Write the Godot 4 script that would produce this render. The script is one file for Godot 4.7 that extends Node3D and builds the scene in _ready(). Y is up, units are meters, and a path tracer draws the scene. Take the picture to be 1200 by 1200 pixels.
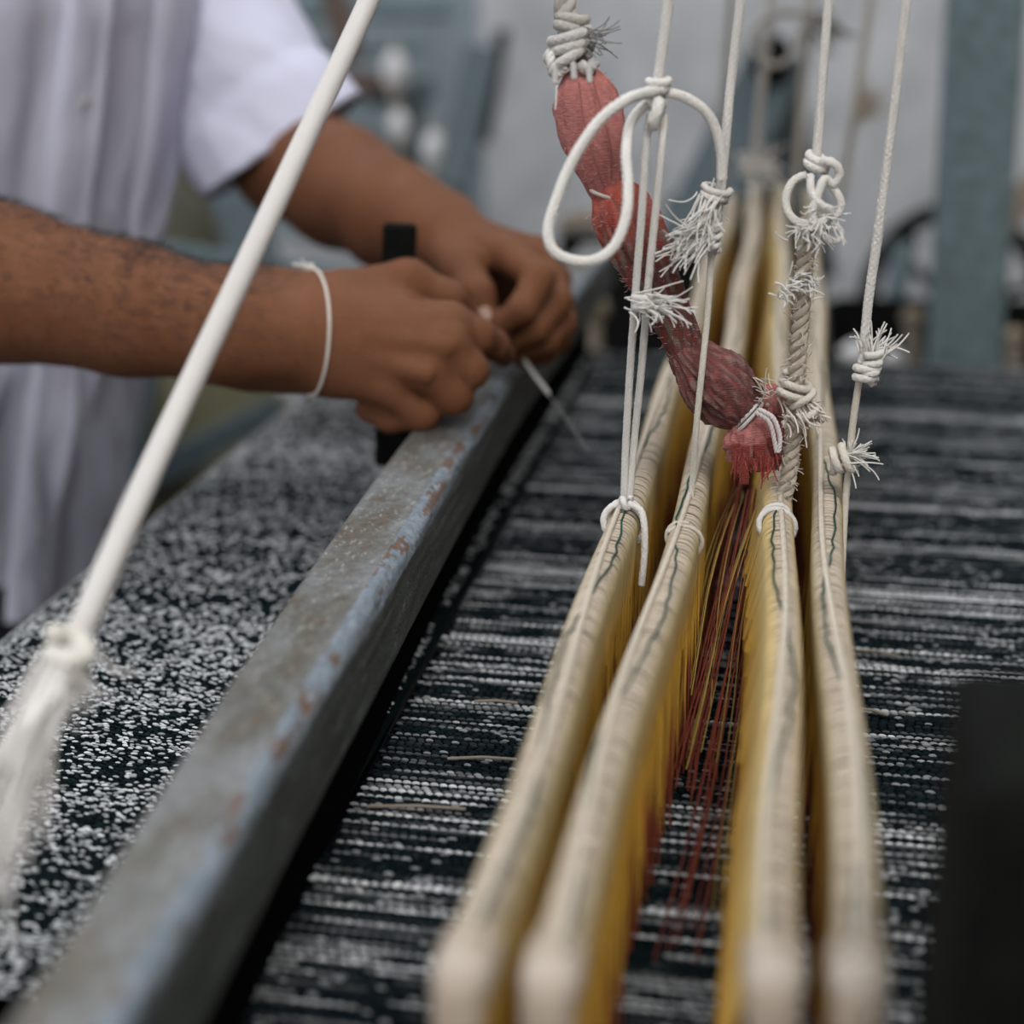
extends Node3D
# A handloom workshop: a weaver's hands over the batten of a loom, four heald shafts on knotted cords, dark ikat warp.

const F := 1800.0
var cam_xf: Transform3D
var rng := RandomNumberGenerator.new()
var noise := FastNoiseLite.new()
var taken := {}


# ---------------------------------------------------------------- mesh builder
class Mb:
	var v := PackedVector3Array()
	var n := PackedVector3Array()
	var c := PackedColorArray()
	var ix := PackedInt32Array()

	func vert(p: Vector3, nn: Vector3, col: Color) -> int:
		v.push_back(p)
		n.push_back(nn)
		c.push_back(col)
		return v.size() - 1

	func tri(a: int, b: int, d: int) -> void:
		ix.push_back(a)
		ix.push_back(b)
		ix.push_back(d)

	# tube along p, radius r[i] (or r[0]), colour cols[i] (or cols[0])
	func tube(p: PackedVector3Array, r: PackedFloat32Array, sides: int, cols: PackedColorArray, caps := true) -> void:
		var m := p.size()
		if m < 2:
			return
		var up := Vector3.UP
		var t0 := (p[1] - p[0]).normalized()
		if absf(t0.dot(up)) > 0.9:
			up = Vector3.RIGHT
		var nn := (up - t0 * up.dot(t0)).normalized()
		var first := v.size()
		for i in m:
			var t: Vector3
			if i == 0:
				t = t0
			elif i == m - 1:
				t = (p[i] - p[i - 1]).normalized()
			else:
				t = (p[i + 1] - p[i - 1]).normalized()
			nn = nn - t * nn.dot(t)
			if nn.length_squared() < 1e-10:
				nn = t.cross(Vector3(0.31, 0.5, 0.8))
			nn = nn.normalized()
			var b := t.cross(nn)
			var rr := r[i] if r.size() > 1 else r[0]
			var col := cols[i] if cols.size() > 1 else cols[0]
			for j in sides:
				var an := TAU * j / sides
				var d := nn * cos(an) + b * sin(an)
				v.push_back(p[i] + d * rr)
				n.push_back(d)
				c.push_back(col)
		for i in m - 1:
			for j in sides:
				var a := first + i * sides + j
				var a2 := first + i * sides + (j + 1) % sides
				ix.append_array([a, a + sides, a2, a + sides, a2 + sides, a2])
		if caps:
			for e in 2:
				var k := 0 if e == 0 else m - 1
				var t := (p[1] - p[0]).normalized() * -1.0 if e == 0 else (p[m - 1] - p[m - 2]).normalized()
				var rr := r[k] if r.size() > 1 else r[0]
				var col := cols[k] if cols.size() > 1 else cols[0]
				var o := vert(p[k] + t * rr * 0.6, t, col)
				for j in sides:
					var a := first + k * sides + j
					var a2 := first + k * sides + (j + 1) % sides
					if e == 0:
						tri(o, a, a2)
					else:
						tri(o, a2, a)

	func poly(pts: PackedVector3Array, outward: Vector3, col: Color) -> void:
		var g := (pts[1] - pts[0]).cross(pts[2] - pts[0])
		var nn := g.normalized()
		var flip := g.dot(outward) > 0.0
		if not flip:
			nn = -nn
		var f := v.size()
		for q in pts:
			vert(q, nn, col)
		for i in range(1, pts.size() - 1):
			if flip:
				tri(f, f + i + 1, f + i)
			else:
				tri(f, f + i, f + i + 1)

	# chamfered box
	func box(center: Vector3, size: Vector3, bevel: float, b := Basis.IDENTITY, col := Color.WHITE) -> void:
		var h := size / 2.0
		bevel = minf(bevel, minf(h.x, minf(h.y, h.z)) * 0.9)
		for a in 3:
			var a1 := (a + 1) % 3
			var a2 := (a + 2) % 3
			for s in [-1.0, 1.0]:
				var pts := PackedVector3Array()
				for q in [Vector2(-1, -1), Vector2(1, -1), Vector2(1, 1), Vector2(-1, 1)]:
					var w := Vector3.ZERO
					w[a] = s * h[a]
					w[a1] = q.x * (h[a1] - bevel)
					w[a2] = q.y * (h[a2] - bevel)
					pts.push_back(center + b * w)
				var o := Vector3.ZERO
				o[a] = s
				poly(pts, b * o, col)
			for s1 in [-1.0, 1.0]:
				for s2 in [-1.0, 1.0]:
					var pts := PackedVector3Array()
					for q in [[-1.0, true], [1.0, true], [1.0, false], [-1.0, false]]:
						var w := Vector3.ZERO
						w[a] = q[0] * (h[a] - bevel)
						w[a1] = s1 * (h[a1] - (0.0 if q[1] else bevel))
						w[a2] = s2 * (h[a2] - (bevel if q[1] else 0.0))
						pts.push_back(center + b * w)
					var o := Vector3.ZERO
					o[a1] = s1
					o[a2] = s2
					poly(pts, b * o, col)
		for sx in [-1.0, 1.0]:
			for sy in [-1.0, 1.0]:
				for sz in [-1.0, 1.0]:
					var s := Vector3(sx, sy, sz)
					var pts := PackedVector3Array()
					for a in 3:
						var w := s * (h - Vector3.ONE * bevel)
						w[a] = s[a] * h[a]
						pts.push_back(center + b * w)
					poly(pts, b * s, col)

	# board between two points: w across (roughly along side), th thick
	func board(a: Vector3, b2: Vector3, w: float, th: float, side: Vector3, bevel := 0.004, col := Color.WHITE) -> void:
		var y := (b2 - a).normalized()
		var x := (side - y * side.dot(y)).normalized()
		var z := x.cross(y)
		box((a + b2) / 2.0, Vector3(w, a.distance_to(b2), th), bevel, Basis(x, y, z), col)

	# grid of nu x nv points; du x dv must point inward (else flip)
	func grid(pts: PackedVector3Array, nu: int, nv: int, cols: PackedColorArray, wrap := false, flip := false) -> void:
		var f := v.size()
		var nm := PackedVector3Array()
		nm.resize(nu * nv)
		for j in nv:
			for i in nu:
				var i0 := (i - 1 + nu) % nu if wrap else maxi(i - 1, 0)
				var i1 := (i + 1) % nu if wrap else mini(i + 1, nu - 1)
				var j0 := maxi(j - 1, 0)
				var j1 := mini(j + 1, nv - 1)
				var g := (pts[j1 * nu + i] - pts[j0 * nu + i]).cross(pts[j * nu + i1] - pts[j * nu + i0])
				nm[j * nu + i] = (-g if flip else g).normalized()
		for k in nu * nv:
			vert(pts[k], nm[k], cols[k] if cols.size() > 1 else cols[0])
		for j in nv - 1:
			for i in (nu if wrap else nu - 1):
				var a := f + j * nu + i
				var b2 := f + j * nu + (i + 1) % nu
				if flip:
					ix.append_array([a, a + nu, b2, b2, a + nu, b2 + nu])
				else:
					ix.append_array([a, b2, a + nu, b2, b2 + nu, a + nu])

	func ball(o: Vector3, r: Vector3, col: Color, b := Basis.IDENTITY, nu := 14, nv := 9) -> void:
		var f := v.size()
		for j in nv + 1:
			for i in nu:
				var th := PI * j / nv
				var ph := TAU * i / nu
				var d := Vector3(sin(th) * cos(ph), cos(th), sin(th) * sin(ph))
				vert(o + b * (d * r), (b * (d / r)).normalized(), col)
		for j in nv:
			for i in nu:
				var a := f + j * nu + i
				var a2 := f + j * nu + (i + 1) % nu
				ix.append_array([a, a + nu, a2, a2, a + nu, a2 + nu])

	func mesh() -> ArrayMesh:
		var arr := []
		arr.resize(Mesh.ARRAY_MAX)
		arr[Mesh.ARRAY_VERTEX] = v
		arr[Mesh.ARRAY_NORMAL] = n
		arr[Mesh.ARRAY_COLOR] = c
		arr[Mesh.ARRAY_INDEX] = ix
		var m := ArrayMesh.new()
		m.add_surface_from_arrays(Mesh.PRIMITIVE_TRIANGLES, arr)
		return m


# ---------------------------------------------------------------- smooth body field
class Sdf:
	var A: Array[PackedVector3Array] = []
	var B: Array[PackedVector3Array] = []
	var RA: Array[PackedFloat32Array] = []
	var RB: Array[PackedFloat32Array] = []
	var K: Array[float] = []    # blend inside the group
	var KC: Array[float] = []   # blend with group 0 (negative: carve)
	var act: Array = []

	func group(k: float, kc: float) -> void:
		A.push_back(PackedVector3Array())
		B.push_back(PackedVector3Array())
		RA.push_back(PackedFloat32Array())
		RB.push_back(PackedFloat32Array())
		K.push_back(k)
		KC.push_back(kc)
		act.push_back(PackedInt32Array())

	func bone(a: Vector3, b: Vector3, ra: float, rb: float) -> void:
		var g := A.size() - 1
		A[g].push_back(a)
		B[g].push_back(b)
		RA[g].push_back(ra)
		RB[g].push_back(rb)

	func chain(p: Array, r: Array) -> void:
		for i in p.size() - 1:
			bone(p[i], p[i + 1], r[i], r[i + 1])

	func one(g: int, i: int, p: Vector3) -> float:
		var a := A[g][i]
		var ba := B[g][i] - a
		var pa := p - a
		var h := clampf(pa.dot(ba) / maxf(ba.dot(ba), 1e-9), 0.0, 1.0)
		return (pa - ba * h).length() - lerpf(RA[g][i], RB[g][i], h)

	func pick(p: Vector3, reach: float) -> float:
		var best := 1e9
		var ds: Array = []
		for g in A.size():
			var dd := PackedFloat32Array()
			for i in A[g].size():
				var d := one(g, i, p)
				dd.push_back(d)
				if KC[g] >= 0.0:
					best = minf(best, d)
			ds.push_back(dd)
		for g in A.size():
			var l := PackedInt32Array()
			for i in A[g].size():
				if ds[g][i] < maxf(best, 0.0) + reach:
					l.push_back(i)
			act[g] = l
		return best

	func val(p: Vector3) -> float:
		var base := 1e3
		var k := K[0]
		for i in act[0]:
			var d := one(0, i, p)
			var h := maxf(k - absf(base - d), 0.0)
			base = minf(base, d) - h * h / (4.0 * k)
		var out := base
		for g in range(1, A.size()):
			if act[g].is_empty():
				continue
			var dg := 1e3
			k = K[g]
			for i in act[g]:
				var d := one(g, i, p)
				var h := maxf(k - absf(dg - d), 0.0)
				dg = minf(dg, d) - h * h / (4.0 * k)
			if KC[g] < 0.0:
				k = -KC[g]
				var h := maxf(k - absf(out + dg), 0.0)
				out = maxf(out, -dg) + h * h / (4.0 * k)
			else:
				k = KC[g]
				var h := maxf(k - absf(base - dg), 0.0)
				out = minf(out, minf(base, dg) - h * h / (4.0 * k))
		return out

	func build(mb: Mb, cell: float, tint: Callable) -> void:
		var lo := Vector3.ONE * 1e9
		var hi := -lo
		for g in A.size():
			if KC[g] < 0.0:
				continue
			for i in A[g].size():
				lo = lo.min(A[g][i] - Vector3.ONE * RA[g][i]).min(B[g][i] - Vector3.ONE * RB[g][i])
				hi = hi.max(A[g][i] + Vector3.ONE * RA[g][i]).max(B[g][i] + Vector3.ONE * RB[g][i])
		lo -= Vector3.ONE * cell * 3.0
		hi += Vector3.ONE * cell * 3.0
		var bs := 5
		var nb := Vector3i(((hi - lo) / (cell * bs)).ceil())
		var nx := nb.x * bs + 1
		var ny := nb.y * bs + 1
		var nz := nb.z * bs + 1
		var fld := PackedFloat32Array()
		fld.resize(nx * ny * nz)
		fld.fill(1e3)
		var blocks: Array[Vector3i] = []
		var acts: Array = []
		var rad := cell * bs * 0.87 + cell
		for bz in nb.z:
			for by in nb.y:
				for bx in nb.x:
					var ctr := lo + Vector3(bx + 0.5, by + 0.5, bz + 0.5) * (cell * bs)
					if pick(ctr, 2.0 * rad + 0.02) > rad + 0.009:
						continue
					if val(ctr) < -rad * 1.5:
						continue
					blocks.push_back(Vector3i(bx, by, bz))
					acts.push_back(act.duplicate())
					for z in bs + 1:
						for y in bs + 1:
							for x in bs + 1:
								var gx := bx * bs + x
								var gy := by * bs + y
								var gz := bz * bs + z
								var q := (gz * ny + gy) * nx + gx
								if fld[q] > 999.0:
									fld[q] = val(lo + Vector3(gx, gy, gz) * cell)
		var vid := PackedInt32Array()
		vid.resize(nx * ny * nz)
		vid.fill(-1)
		var off := [0, 1, nx, nx + 1, nx * ny, nx * ny + 1, nx * ny + nx, nx * ny + nx + 1]
		var cor := [Vector3(0, 0, 0), Vector3(1, 0, 0), Vector3(0, 1, 0), Vector3(1, 1, 0), Vector3(0, 0, 1), Vector3(1, 0, 1), Vector3(0, 1, 1), Vector3(1, 1, 1)]
		var edges := [[0, 1], [2, 3], [4, 5], [6, 7], [0, 2], [1, 3], [4, 6], [5, 7], [0, 4], [1, 5], [2, 6], [3, 7]]
		var cells := PackedInt32Array()
		for bi in blocks.size():
			act = acts[bi]
			var bl := blocks[bi]
			for z in bs:
				for y in bs:
					for x in bs:
						var gx := bl.x * bs + x
						var gy := bl.y * bs + y
						var gz := bl.z * bs + z
						var q := (gz * ny + gy) * nx + gx
						var neg := 0
						var bad := false
						for k in 8:
							var w := fld[q + off[k]]
							if w < 0.0:
								neg += 1
							if w > 999.0:
								bad = true
						if neg == 0 or neg == 8 or bad:
							continue
						var s := Vector3.ZERO
						var m := 0
						for e in edges:
							var d0 := fld[q + off[e[0]]]
							var d1 := fld[q + off[e[1]]]
							if (d0 < 0.0) != (d1 < 0.0):
								s += cor[e[0]].lerp(cor[e[1]], d0 / (d0 - d1))
								m += 1
						var p := lo + (Vector3(gx, gy, gz) + s / m) * cell
						var h := cell * 0.6
						var nn := Vector3(val(p + Vector3(h, 0, 0)) - val(p - Vector3(h, 0, 0)), val(p + Vector3(0, h, 0)) - val(p - Vector3(0, h, 0)), val(p + Vector3(0, 0, h)) - val(p - Vector3(0, 0, h))).normalized()
						vid[q] = mb.vert(p, nn, tint.call(p, nn))
						cells.push_back(q)
		var st := [1, nx, nx * ny]
		for q in cells:
			for a in 3:
				var s0: int = st[a]
				var s1: int = st[(a + 1) % 3]
				var s2: int = st[(a + 2) % 3]
				var d0 := fld[q]
				var d1 := fld[q + s0]
				if (d0 < 0.0) == (d1 < 0.0) or q - s1 - s2 < 0:
					continue
				var i0 := vid[q]
				var i1 := vid[q - s1]
				var i2 := vid[q - s1 - s2]
				var i3 := vid[q - s2]
				if i1 < 0 or i2 < 0 or i3 < 0:
					continue
				if d0 < 0.0:
					mb.ix.append_array([i0, i2, i1, i0, i3, i2])
				else:
					mb.ix.append_array([i0, i1, i2, i0, i2, i3])


# ---------------------------------------------------------------- helpers
func at(x: float, y: float, d: float) -> Vector3:
	return cam_xf * Vector3((x - 600.0) / F * d, (600.0 - y) / F * d, -d)


# the same points, the first one carried on upwards to the head board of the loom
func hung(list: Array) -> PackedVector3Array:
	var o := ats(list)
	var d := o[0] - o[1]
	var top := o[0] + d * ((2.08 - o[0].y) / d.y)
	top.x = lerpf(top.x, clampf(top.x, -0.055, 0.035), 0.85)
	var from := o[0]
	var steps := maxi(2, roundi(from.distance_to(top) / d.length()))
	for k in range(1, steps + 1):
		var u := float(k) / steps
		var q := from + d * ((2.08 - from.y) / d.y) * u
		o.insert(0, q + (top - from - d * ((2.08 - from.y) / d.y)) * u * u)
	return o


func ats(list: Array) -> PackedVector3Array:
	var o := PackedVector3Array()
	for q in list:
		o.push_back(at(q[0], q[1], q[2]))
	return o


func numbered(called: String) -> String:
	if not taken.has(called):
		taken[called] = 0
		return called
	taken[called] += 1
	return "%s_%03d" % [called, taken[called]]


func thing(called: String, label: String, category: String, base := Vector3.ZERO, group := "") -> Node3D:
	var o := Node3D.new()
	o.name = numbered(called)
	add_child(o)
	o.position = base
	o.set_meta("label", label)
	o.set_meta("category", category)
	if group:
		o.set_meta("group", group)
	return o


# commits a builder whose points are world points, as a part
func part(called: String, mb: Mb, m: Material, parent: Node3D, label := "", kind := "") -> MeshInstance3D:
	var o := MeshInstance3D.new()
	o.name = called
	o.mesh = mb.mesh()
	o.material_override = m
	parent.add_child(o, true)
	o.position = -parent.position if parent.get_parent() == self else Vector3.ZERO
	if label:
		o.set_meta("label", label)
	if kind:
		o.set_meta("kind", kind)
	return o


func whole(called: String, mb: Mb, m: Material, label: String, category: String, group := "") -> MeshInstance3D:
	var o := MeshInstance3D.new()
	o.name = numbered(called)
	o.mesh = mb.mesh()
	o.material_override = m
	add_child(o)
	o.set_meta("label", label)
	o.set_meta("category", category)
	if group:
		o.set_meta("group", group)
	return o


func struct(called: String, mb: Mb, m: Material, label: String, category: String) -> MeshInstance3D:
	var o := whole(called, mb, m, label, category)
	o.set_meta("kind", "structure")
	return o


func noise_tex(freq: float, octaves: int, size := 512, ramp: Gradient = null) -> NoiseTexture2D:
	var nz := FastNoiseLite.new()
	nz.seed = int(freq * 1000.0) + octaves
	nz.noise_type = FastNoiseLite.TYPE_SIMPLEX_SMOOTH
	nz.frequency = freq
	nz.fractal_octaves = octaves
	var t := NoiseTexture2D.new()
	t.width = size
	t.height = size
	t.seamless = true
	t.noise = nz
	if ramp:
		t.color_ramp = ramp
	return t


func mat(name_: String, col: Color, rough := 0.8) -> StandardMaterial3D:
	var m := StandardMaterial3D.new()
	m.resource_name = name_
	m.albedo_color = col.linear_to_srgb()
	m.roughness = rough
	m.vertex_color_use_as_albedo = true
	return m


func bump(m: StandardMaterial3D, tex: Texture2D, depth_cm: float, per_metre: float) -> StandardMaterial3D:
	m.heightmap_enabled = true
	m.heightmap_texture = tex
	m.heightmap_scale = depth_cm
	m.uv1_triplanar = true
	m.uv1_world_triplanar = true
	m.uv1_scale = Vector3.ONE * per_metre
	return m


func tinted(m: StandardMaterial3D, lo: float, octaves: int, freq: float) -> StandardMaterial3D:
	var g := Gradient.new()
	g.set_color(0, Color(lo, lo, lo))
	g.set_color(1, Color(1, 1, 1))
	m.albedo_texture = noise_tex(freq, octaves, 512, g)
	return m


func curve(p: PackedVector3Array, per: int) -> PackedVector3Array:
	var o := PackedVector3Array()
	var m := p.size()
	for i in m - 1:
		var a := p[maxi(i - 1, 0)]
		var d := p[mini(i + 2, m - 1)]
		for k in per:
			o.push_back(p[i].cubic_interpolate(p[i + 1], a, d, float(k) / per))
	o.push_back(p[m - 1])
	return o


func resample(p: PackedVector3Array, step: float) -> PackedVector3Array:
	var o := PackedVector3Array([p[0]])
	var left := step
	for i in p.size() - 1:
		var a := p[i]
		var l := a.distance_to(p[i + 1])
		if l < 1e-9:
			continue
		var s := left
		while s <= l:
			o.push_back(a.lerp(p[i + 1], s / l))
			s += step
		left = s - l
	if o[o.size() - 1].distance_to(p[p.size() - 1]) > step * 0.3:
		o.push_back(p[p.size() - 1])
	return o


func one(x: float) -> PackedFloat32Array:
	return PackedFloat32Array([x])


func hue(col: Color) -> PackedColorArray:
	return PackedColorArray([col])


func vary(col: Color, a: float) -> Color:
	var k := 1.0 + rng.randf_range(-a, a)
	return Color(col.r * k, col.g * k, col.b * k)


# strands twisted round a path
func rope(mb: Mb, path: PackedVector3Array, r: float, pitch: float, col: Color, strands := 3, sides := 6, fat := 0.56, orbit := 0.5) -> void:
	var p := resample(path, maxf(pitch / 9.0, 0.0009))
	var m := p.size()
	var nn := Vector3(0.3, 0.2, 0.9)
	var lines: Array[PackedVector3Array] = []
	for k in strands:
		lines.push_back(PackedVector3Array())
	var s := 0.0
	for i in m:
		var t := (p[mini(i + 1, m - 1)] - p[maxi(i - 1, 0)]).normalized()
		nn = (nn - t * nn.dot(t)).normalized()
		var b := t.cross(nn)
		if i > 0:
			s += p[i].distance_to(p[i - 1])
		for k in strands:
			var an := TAU * (s / pitch + float(k) / strands)
			lines[k].push_back(p[i] + (nn * cos(an) + b * sin(an)) * r * orbit)
	for k in strands:
		mb.tube(lines[k], one(r * fat), sides, hue(vary(col, 0.07)))


# a smooth braided cord: a core with two counter-turning sets of yarns
func braid(mb: Mb, path: PackedVector3Array, r: float, col: Color, yarns := 4, pitch := 0.0) -> void:
	if pitch == 0.0:
		pitch = r * 5.0
	var p := resample(path, maxf(r * 0.42, 0.0009))
	mb.tube(p, one(r * 0.91), 10, hue(Color(col.r * 0.92, col.g * 0.92, col.b * 0.92)))
	var m := p.size()
	for turn in [-1.0, 1.0]:
		var nn := Vector3(0.3, 0.2, 0.9)
		var lines: Array[PackedVector3Array] = []
		for k in yarns:
			lines.push_back(PackedVector3Array())
		var s := 0.0
		for i in m:
			var t := (p[mini(i + 1, m - 1)] - p[maxi(i - 1, 0)]).normalized()
			nn = (nn - t * nn.dot(t)).normalized()
			var b := t.cross(nn)
			if i > 0:
				s += p[i].distance_to(p[i - 1])
			for k in yarns:
				var an: float = turn * TAU * s / pitch + TAU * k / yarns
				lines[k].push_back(p[i] + (nn * cos(an) + b * sin(an)) * r * (0.73 + 0.04 * sin(an * 2.0 * yarns)))
		for k in yarns:
			mb.tube(lines[k], one(r * 0.27), 4, hue(vary(col, 0.06)))


func coil(mb: Mb, o: Vector3, axis: Vector3, big: float, r: float, turns: float, rise: float, col: Color, squash := 1.0) -> void:
	axis = axis.normalized()
	var x := axis.cross(Vector3(0.2, 0.1, 0.95)).normalized()
	var y := axis.cross(x)
	var p := PackedVector3Array()
	var m := int(turns * 18.0)
	for i in m + 1:
		var u := float(i) / m
		var an := TAU * turns * u
		p.push_back(o + (x * cos(an) + y * sin(an) * squash) * big * (1.0 + 0.12 * sin(an * 1.7)) + axis * rise * (u - 0.5))
	braid(mb, p, r, col)


func fray(mb: Mb, o: Vector3, dir: Vector3, length: float, count: int, spread: float, r: float, col: Color, droop := 0.25, start := 0.0015, curly := 0.4) -> void:
	var lock := Vector3.ZERO
	for k in count:
		if k % 4 == 0:    # yarns hang together in little locks
			lock = Vector3(rng.randfn(), rng.randfn(), rng.randfn()) * spread
		var d := (dir.normalized() + lock + Vector3(rng.randfn(), rng.randfn(), rng.randfn()) * spread * 0.35).normalized()
		var q := o + Vector3(rng.randfn(), rng.randfn(), rng.randfn()) * start
		var l := length * rng.randf_range(0.55, 1.1)
		var turn := Vector3(rng.randfn(), rng.randfn(), rng.randfn()).normalized() * curly * rng.randf_range(0.2, 1.0)
		var p := PackedVector3Array([q])
		var rr := PackedFloat32Array([r])
		for i in 10:
			d = (d + turn.cross(d) * 0.35 + Vector3.DOWN * droop * 0.15 + Vector3(rng.randfn(), rng.randfn(), rng.randfn()) * 0.05).normalized()
			q += d * l / 10.0
			p.push_back(q)
			rr.push_back(r * (1.0 - 0.3 * i / 9.0))
		mb.tube(p, rr, 5, hue(vary(col, 0.1)))


# ---------------------------------------------------------------- scene
func _ready() -> void:
	rng.seed = 7
	noise.seed = 3
	noise.frequency = 1.0
	camera_and_light()
	materials()
	room()
	background()
	loom_frame()
	cloth_and_warp()
	batten()
	person()
	heald_shafts()
	hanging_cords()
	red_bundle()
	foreground_rope()


func camera_and_light() -> void:
	var cam := Camera3D.new()
	cam.name = "camera"
	cam.position = Vector3(0, 1.21, 0)
	cam.rotation = Vector3(deg_to_rad(-19.006), deg_to_rad(10.2715), 0)
	var ca := CameraAttributesPhysical.new()
	ca.frustum_focal_length = 36.0
	ca.frustum_focus_distance = 0.77
	ca.exposure_aperture = 2.1
	ca.frustum_near = 0.03
	ca.frustum_far = 100.0
	cam.attributes = ca
	cam.fov = 36.87
	cam.near = 0.03
	add_child(cam)
	cam.current = true
	cam_xf = Transform3D(Basis.from_euler(cam.rotation), cam.position)
	var we := WorldEnvironment.new()
	we.name = "world_environment"
	var e := Environment.new()
	e.background_mode = Environment.BG_SKY
	var sm := ProceduralSkyMaterial.new()
	sm.sky_top_color = Color(0.80, 0.87, 0.98)
	sm.sky_horizon_color = Color(0.90, 0.93, 0.98)
	sm.ground_bottom_color = Color(0.30, 0.29, 0.27)
	sm.ground_horizon_color = Color(0.55, 0.55, 0.54)
	sm.sky_energy_multiplier = 1.2
	sm.sun_angle_max = 0.0
	e.sky = Sky.new()
	e.sky.sky_material = sm
	e.tonemap_mode = Environment.TONE_MAPPER_LINEAR
	e.tonemap_exposure = 1.06
	e.sdfgi_enabled = true
	e.ssao_enabled = true
	e.ssil_enabled = true
	we.environment = e
	add_child(we)
	# daylight through the roof light over the loom, the open bay behind the viewer and the window in the left wall
	area_light("roof_daylight", Vector3(-1.0, 3.02, -1.5), Vector3(-1.0, 0, -1.5), Vector2(2.1, 2.5), 2.9, Color(1.0, 0.99, 0.97))
	area_light("front_roof_daylight", Vector3(0.5, 3.02, 0.8), Vector3(0.1, 0, 0.3), Vector2(1.7, 1.5), 6.0, Color(1.0, 0.99, 0.97))
	area_light("bay_daylight", Vector3(-1.1, 1.75, 2.35), Vector3(-0.8, 1.0, -1.0), Vector2(2.6, 1.9), 2.5, Color(1.0, 0.985, 0.96))
	area_light("window_daylight", Vector3(-2.96, 1.75, -1.4), Vector3(0, 1.2, -1.4), Vector2(2.6, 1.5), 0.8, Color(0.97, 0.98, 1.0))
	area_light("rear_roof_daylight", Vector3(1.0, 3.02, -3.2), Vector3(1.0, 0, -3.4), Vector2(1.7, 0.9), 2.6, Color(1.0, 0.99, 0.98))


func area_light(called: String, from: Vector3, to: Vector3, size: Vector2, energy: float, col: Color) -> void:
	var l := AreaLight3D.new()
	l.name = called
	l.area_size = size
	l.light_energy = energy
	l.light_color = col
	l.area_range = 12.0
	l.area_attenuation = 2.0
	l.shadow_enabled = true
	add_child(l)
	var up := Vector3.UP if absf((to - from).normalized().y) < 0.9 else Vector3.FORWARD
	l.look_at_from_position(from, to, up)


var M := {}


func materials() -> void:
	var cotton_bump := noise_tex(0.09, 3)
	var fine := noise_tex(0.2, 2)
	M.cord = bump(mat("cotton cord", Color(0.74, 0.71, 0.67), 0.95), fine, 0.03, 60.0)
	M.thread = mat("heddle thread", Color.WHITE, 0.75)
	M.wrap = bump(mat("cloth wrapping", Color(0.52, 0.45, 0.36), 0.95), fine, 0.06, 40.0)
	M.yarn = mat("yarn", Color.WHITE, 1.0)
	M.yarn.metallic_specular = 0.06
	M.paint = tinted(bump(mat("worn paint", Color.WHITE, 0.6), cotton_bump, 0.05, 9.0), 0.72, 5, 0.03)
	M.teal = tinted(bump(mat("teal paint", Color(0.075, 0.105, 0.112), 0.7), cotton_bump, 0.05, 4.0), 0.7, 4, 0.02)
	M.pale_teal = tinted(bump(mat("pale teal paint", Color(0.165, 0.225, 0.235), 0.7), cotton_bump, 0.05, 4.0), 0.7, 4, 0.02)
	M.dark = tinted(bump(mat("dark oiled wood", Color(0.009, 0.010, 0.008), 0.9), cotton_bump, 0.05, 6.0), 0.5, 4, 0.02)
	M.dark.metallic_specular = 0.2
	M.brown = tinted(bump(mat("brown wood", Color(0.11, 0.06, 0.04), 0.7), cotton_bump, 0.05, 6.0), 0.6, 4, 0.02)
	M.tan = tinted(bump(mat("pale wood", Color(0.34, 0.27, 0.20), 0.8), cotton_bump, 0.05, 6.0), 0.6, 4, 0.02)
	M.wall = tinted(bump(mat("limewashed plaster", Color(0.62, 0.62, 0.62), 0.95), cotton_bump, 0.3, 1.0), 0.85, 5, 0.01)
	M.low_bounce_wall = tinted(bump(mat("low bounce plaster", Color(0.24, 0.24, 0.235), 0.95), cotton_bump, 0.3, 1.0), 0.8, 5, 0.01)  # unseen walls and ceiling, darkened to cut bounced light and raise contrast
	M.floor = tinted(bump(mat("concrete floor", Color(0.16, 0.14, 0.11), 0.9), cotton_bump, 0.3, 1.0), 0.6, 5, 0.02)
	M.skin = bump(mat("skin", Color.WHITE, 0.6), noise_tex(0.11, 4), 0.13, 12.0)
	M.skin.metallic_specular = 0.27
	M.skin.subsurf_scatter_enabled = true
	M.skin.subsurf_scatter_strength = 0.08
	M.nail = mat("nail", Color(0.29, 0.165, 0.115), 0.4)
	M.hair = mat("hair", Color(0.012, 0.010, 0.010), 0.5)
	M.shirt = bump(mat("cotton shirt", Color(0.60, 0.59, 0.70), 0.9), noise_tex(0.25, 2), 0.03, 20.0)
	M.trousers = bump(mat("trousers", Color(0.02, 0.02, 0.024), 0.9), cotton_bump, 0.05, 20.0)
	M.red = bump(mat("red cloth", Color.WHITE, 0.95), noise_tex(0.014, 2), 0.06, 25.0)
	M.red.uv1_scale = Vector3(26, 170, 26)
	var rg := Gradient.new()
	rg.set_color(0, Color(0.62, 0.60, 0.60))
	rg.set_color(1, Color(1, 1, 1))
	M.red.albedo_texture = noise_tex(0.017, 3, 512, rg)
	M.sheet = tinted(bump(mat("grey green cloth", Color(0.27, 0.32, 0.33), 0.95), cotton_bump, 0.1, 6.0), 0.7, 4, 0.02)
	M.sack = tinted(bump(mat("sackcloth", Color(0.16, 0.15, 0.10), 0.95), cotton_bump, 0.2, 8.0), 0.6, 4, 0.03)
	M.white = bump(mat("white cotton", Color(0.62, 0.60, 0.58), 0.9), cotton_bump, 0.1, 10.0)


func slab(lo: Vector3, hi: Vector3) -> Mb:
	var mb := Mb.new()
	mb.box((lo + hi) / 2.0, hi - lo, 0.005)
	return mb


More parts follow.
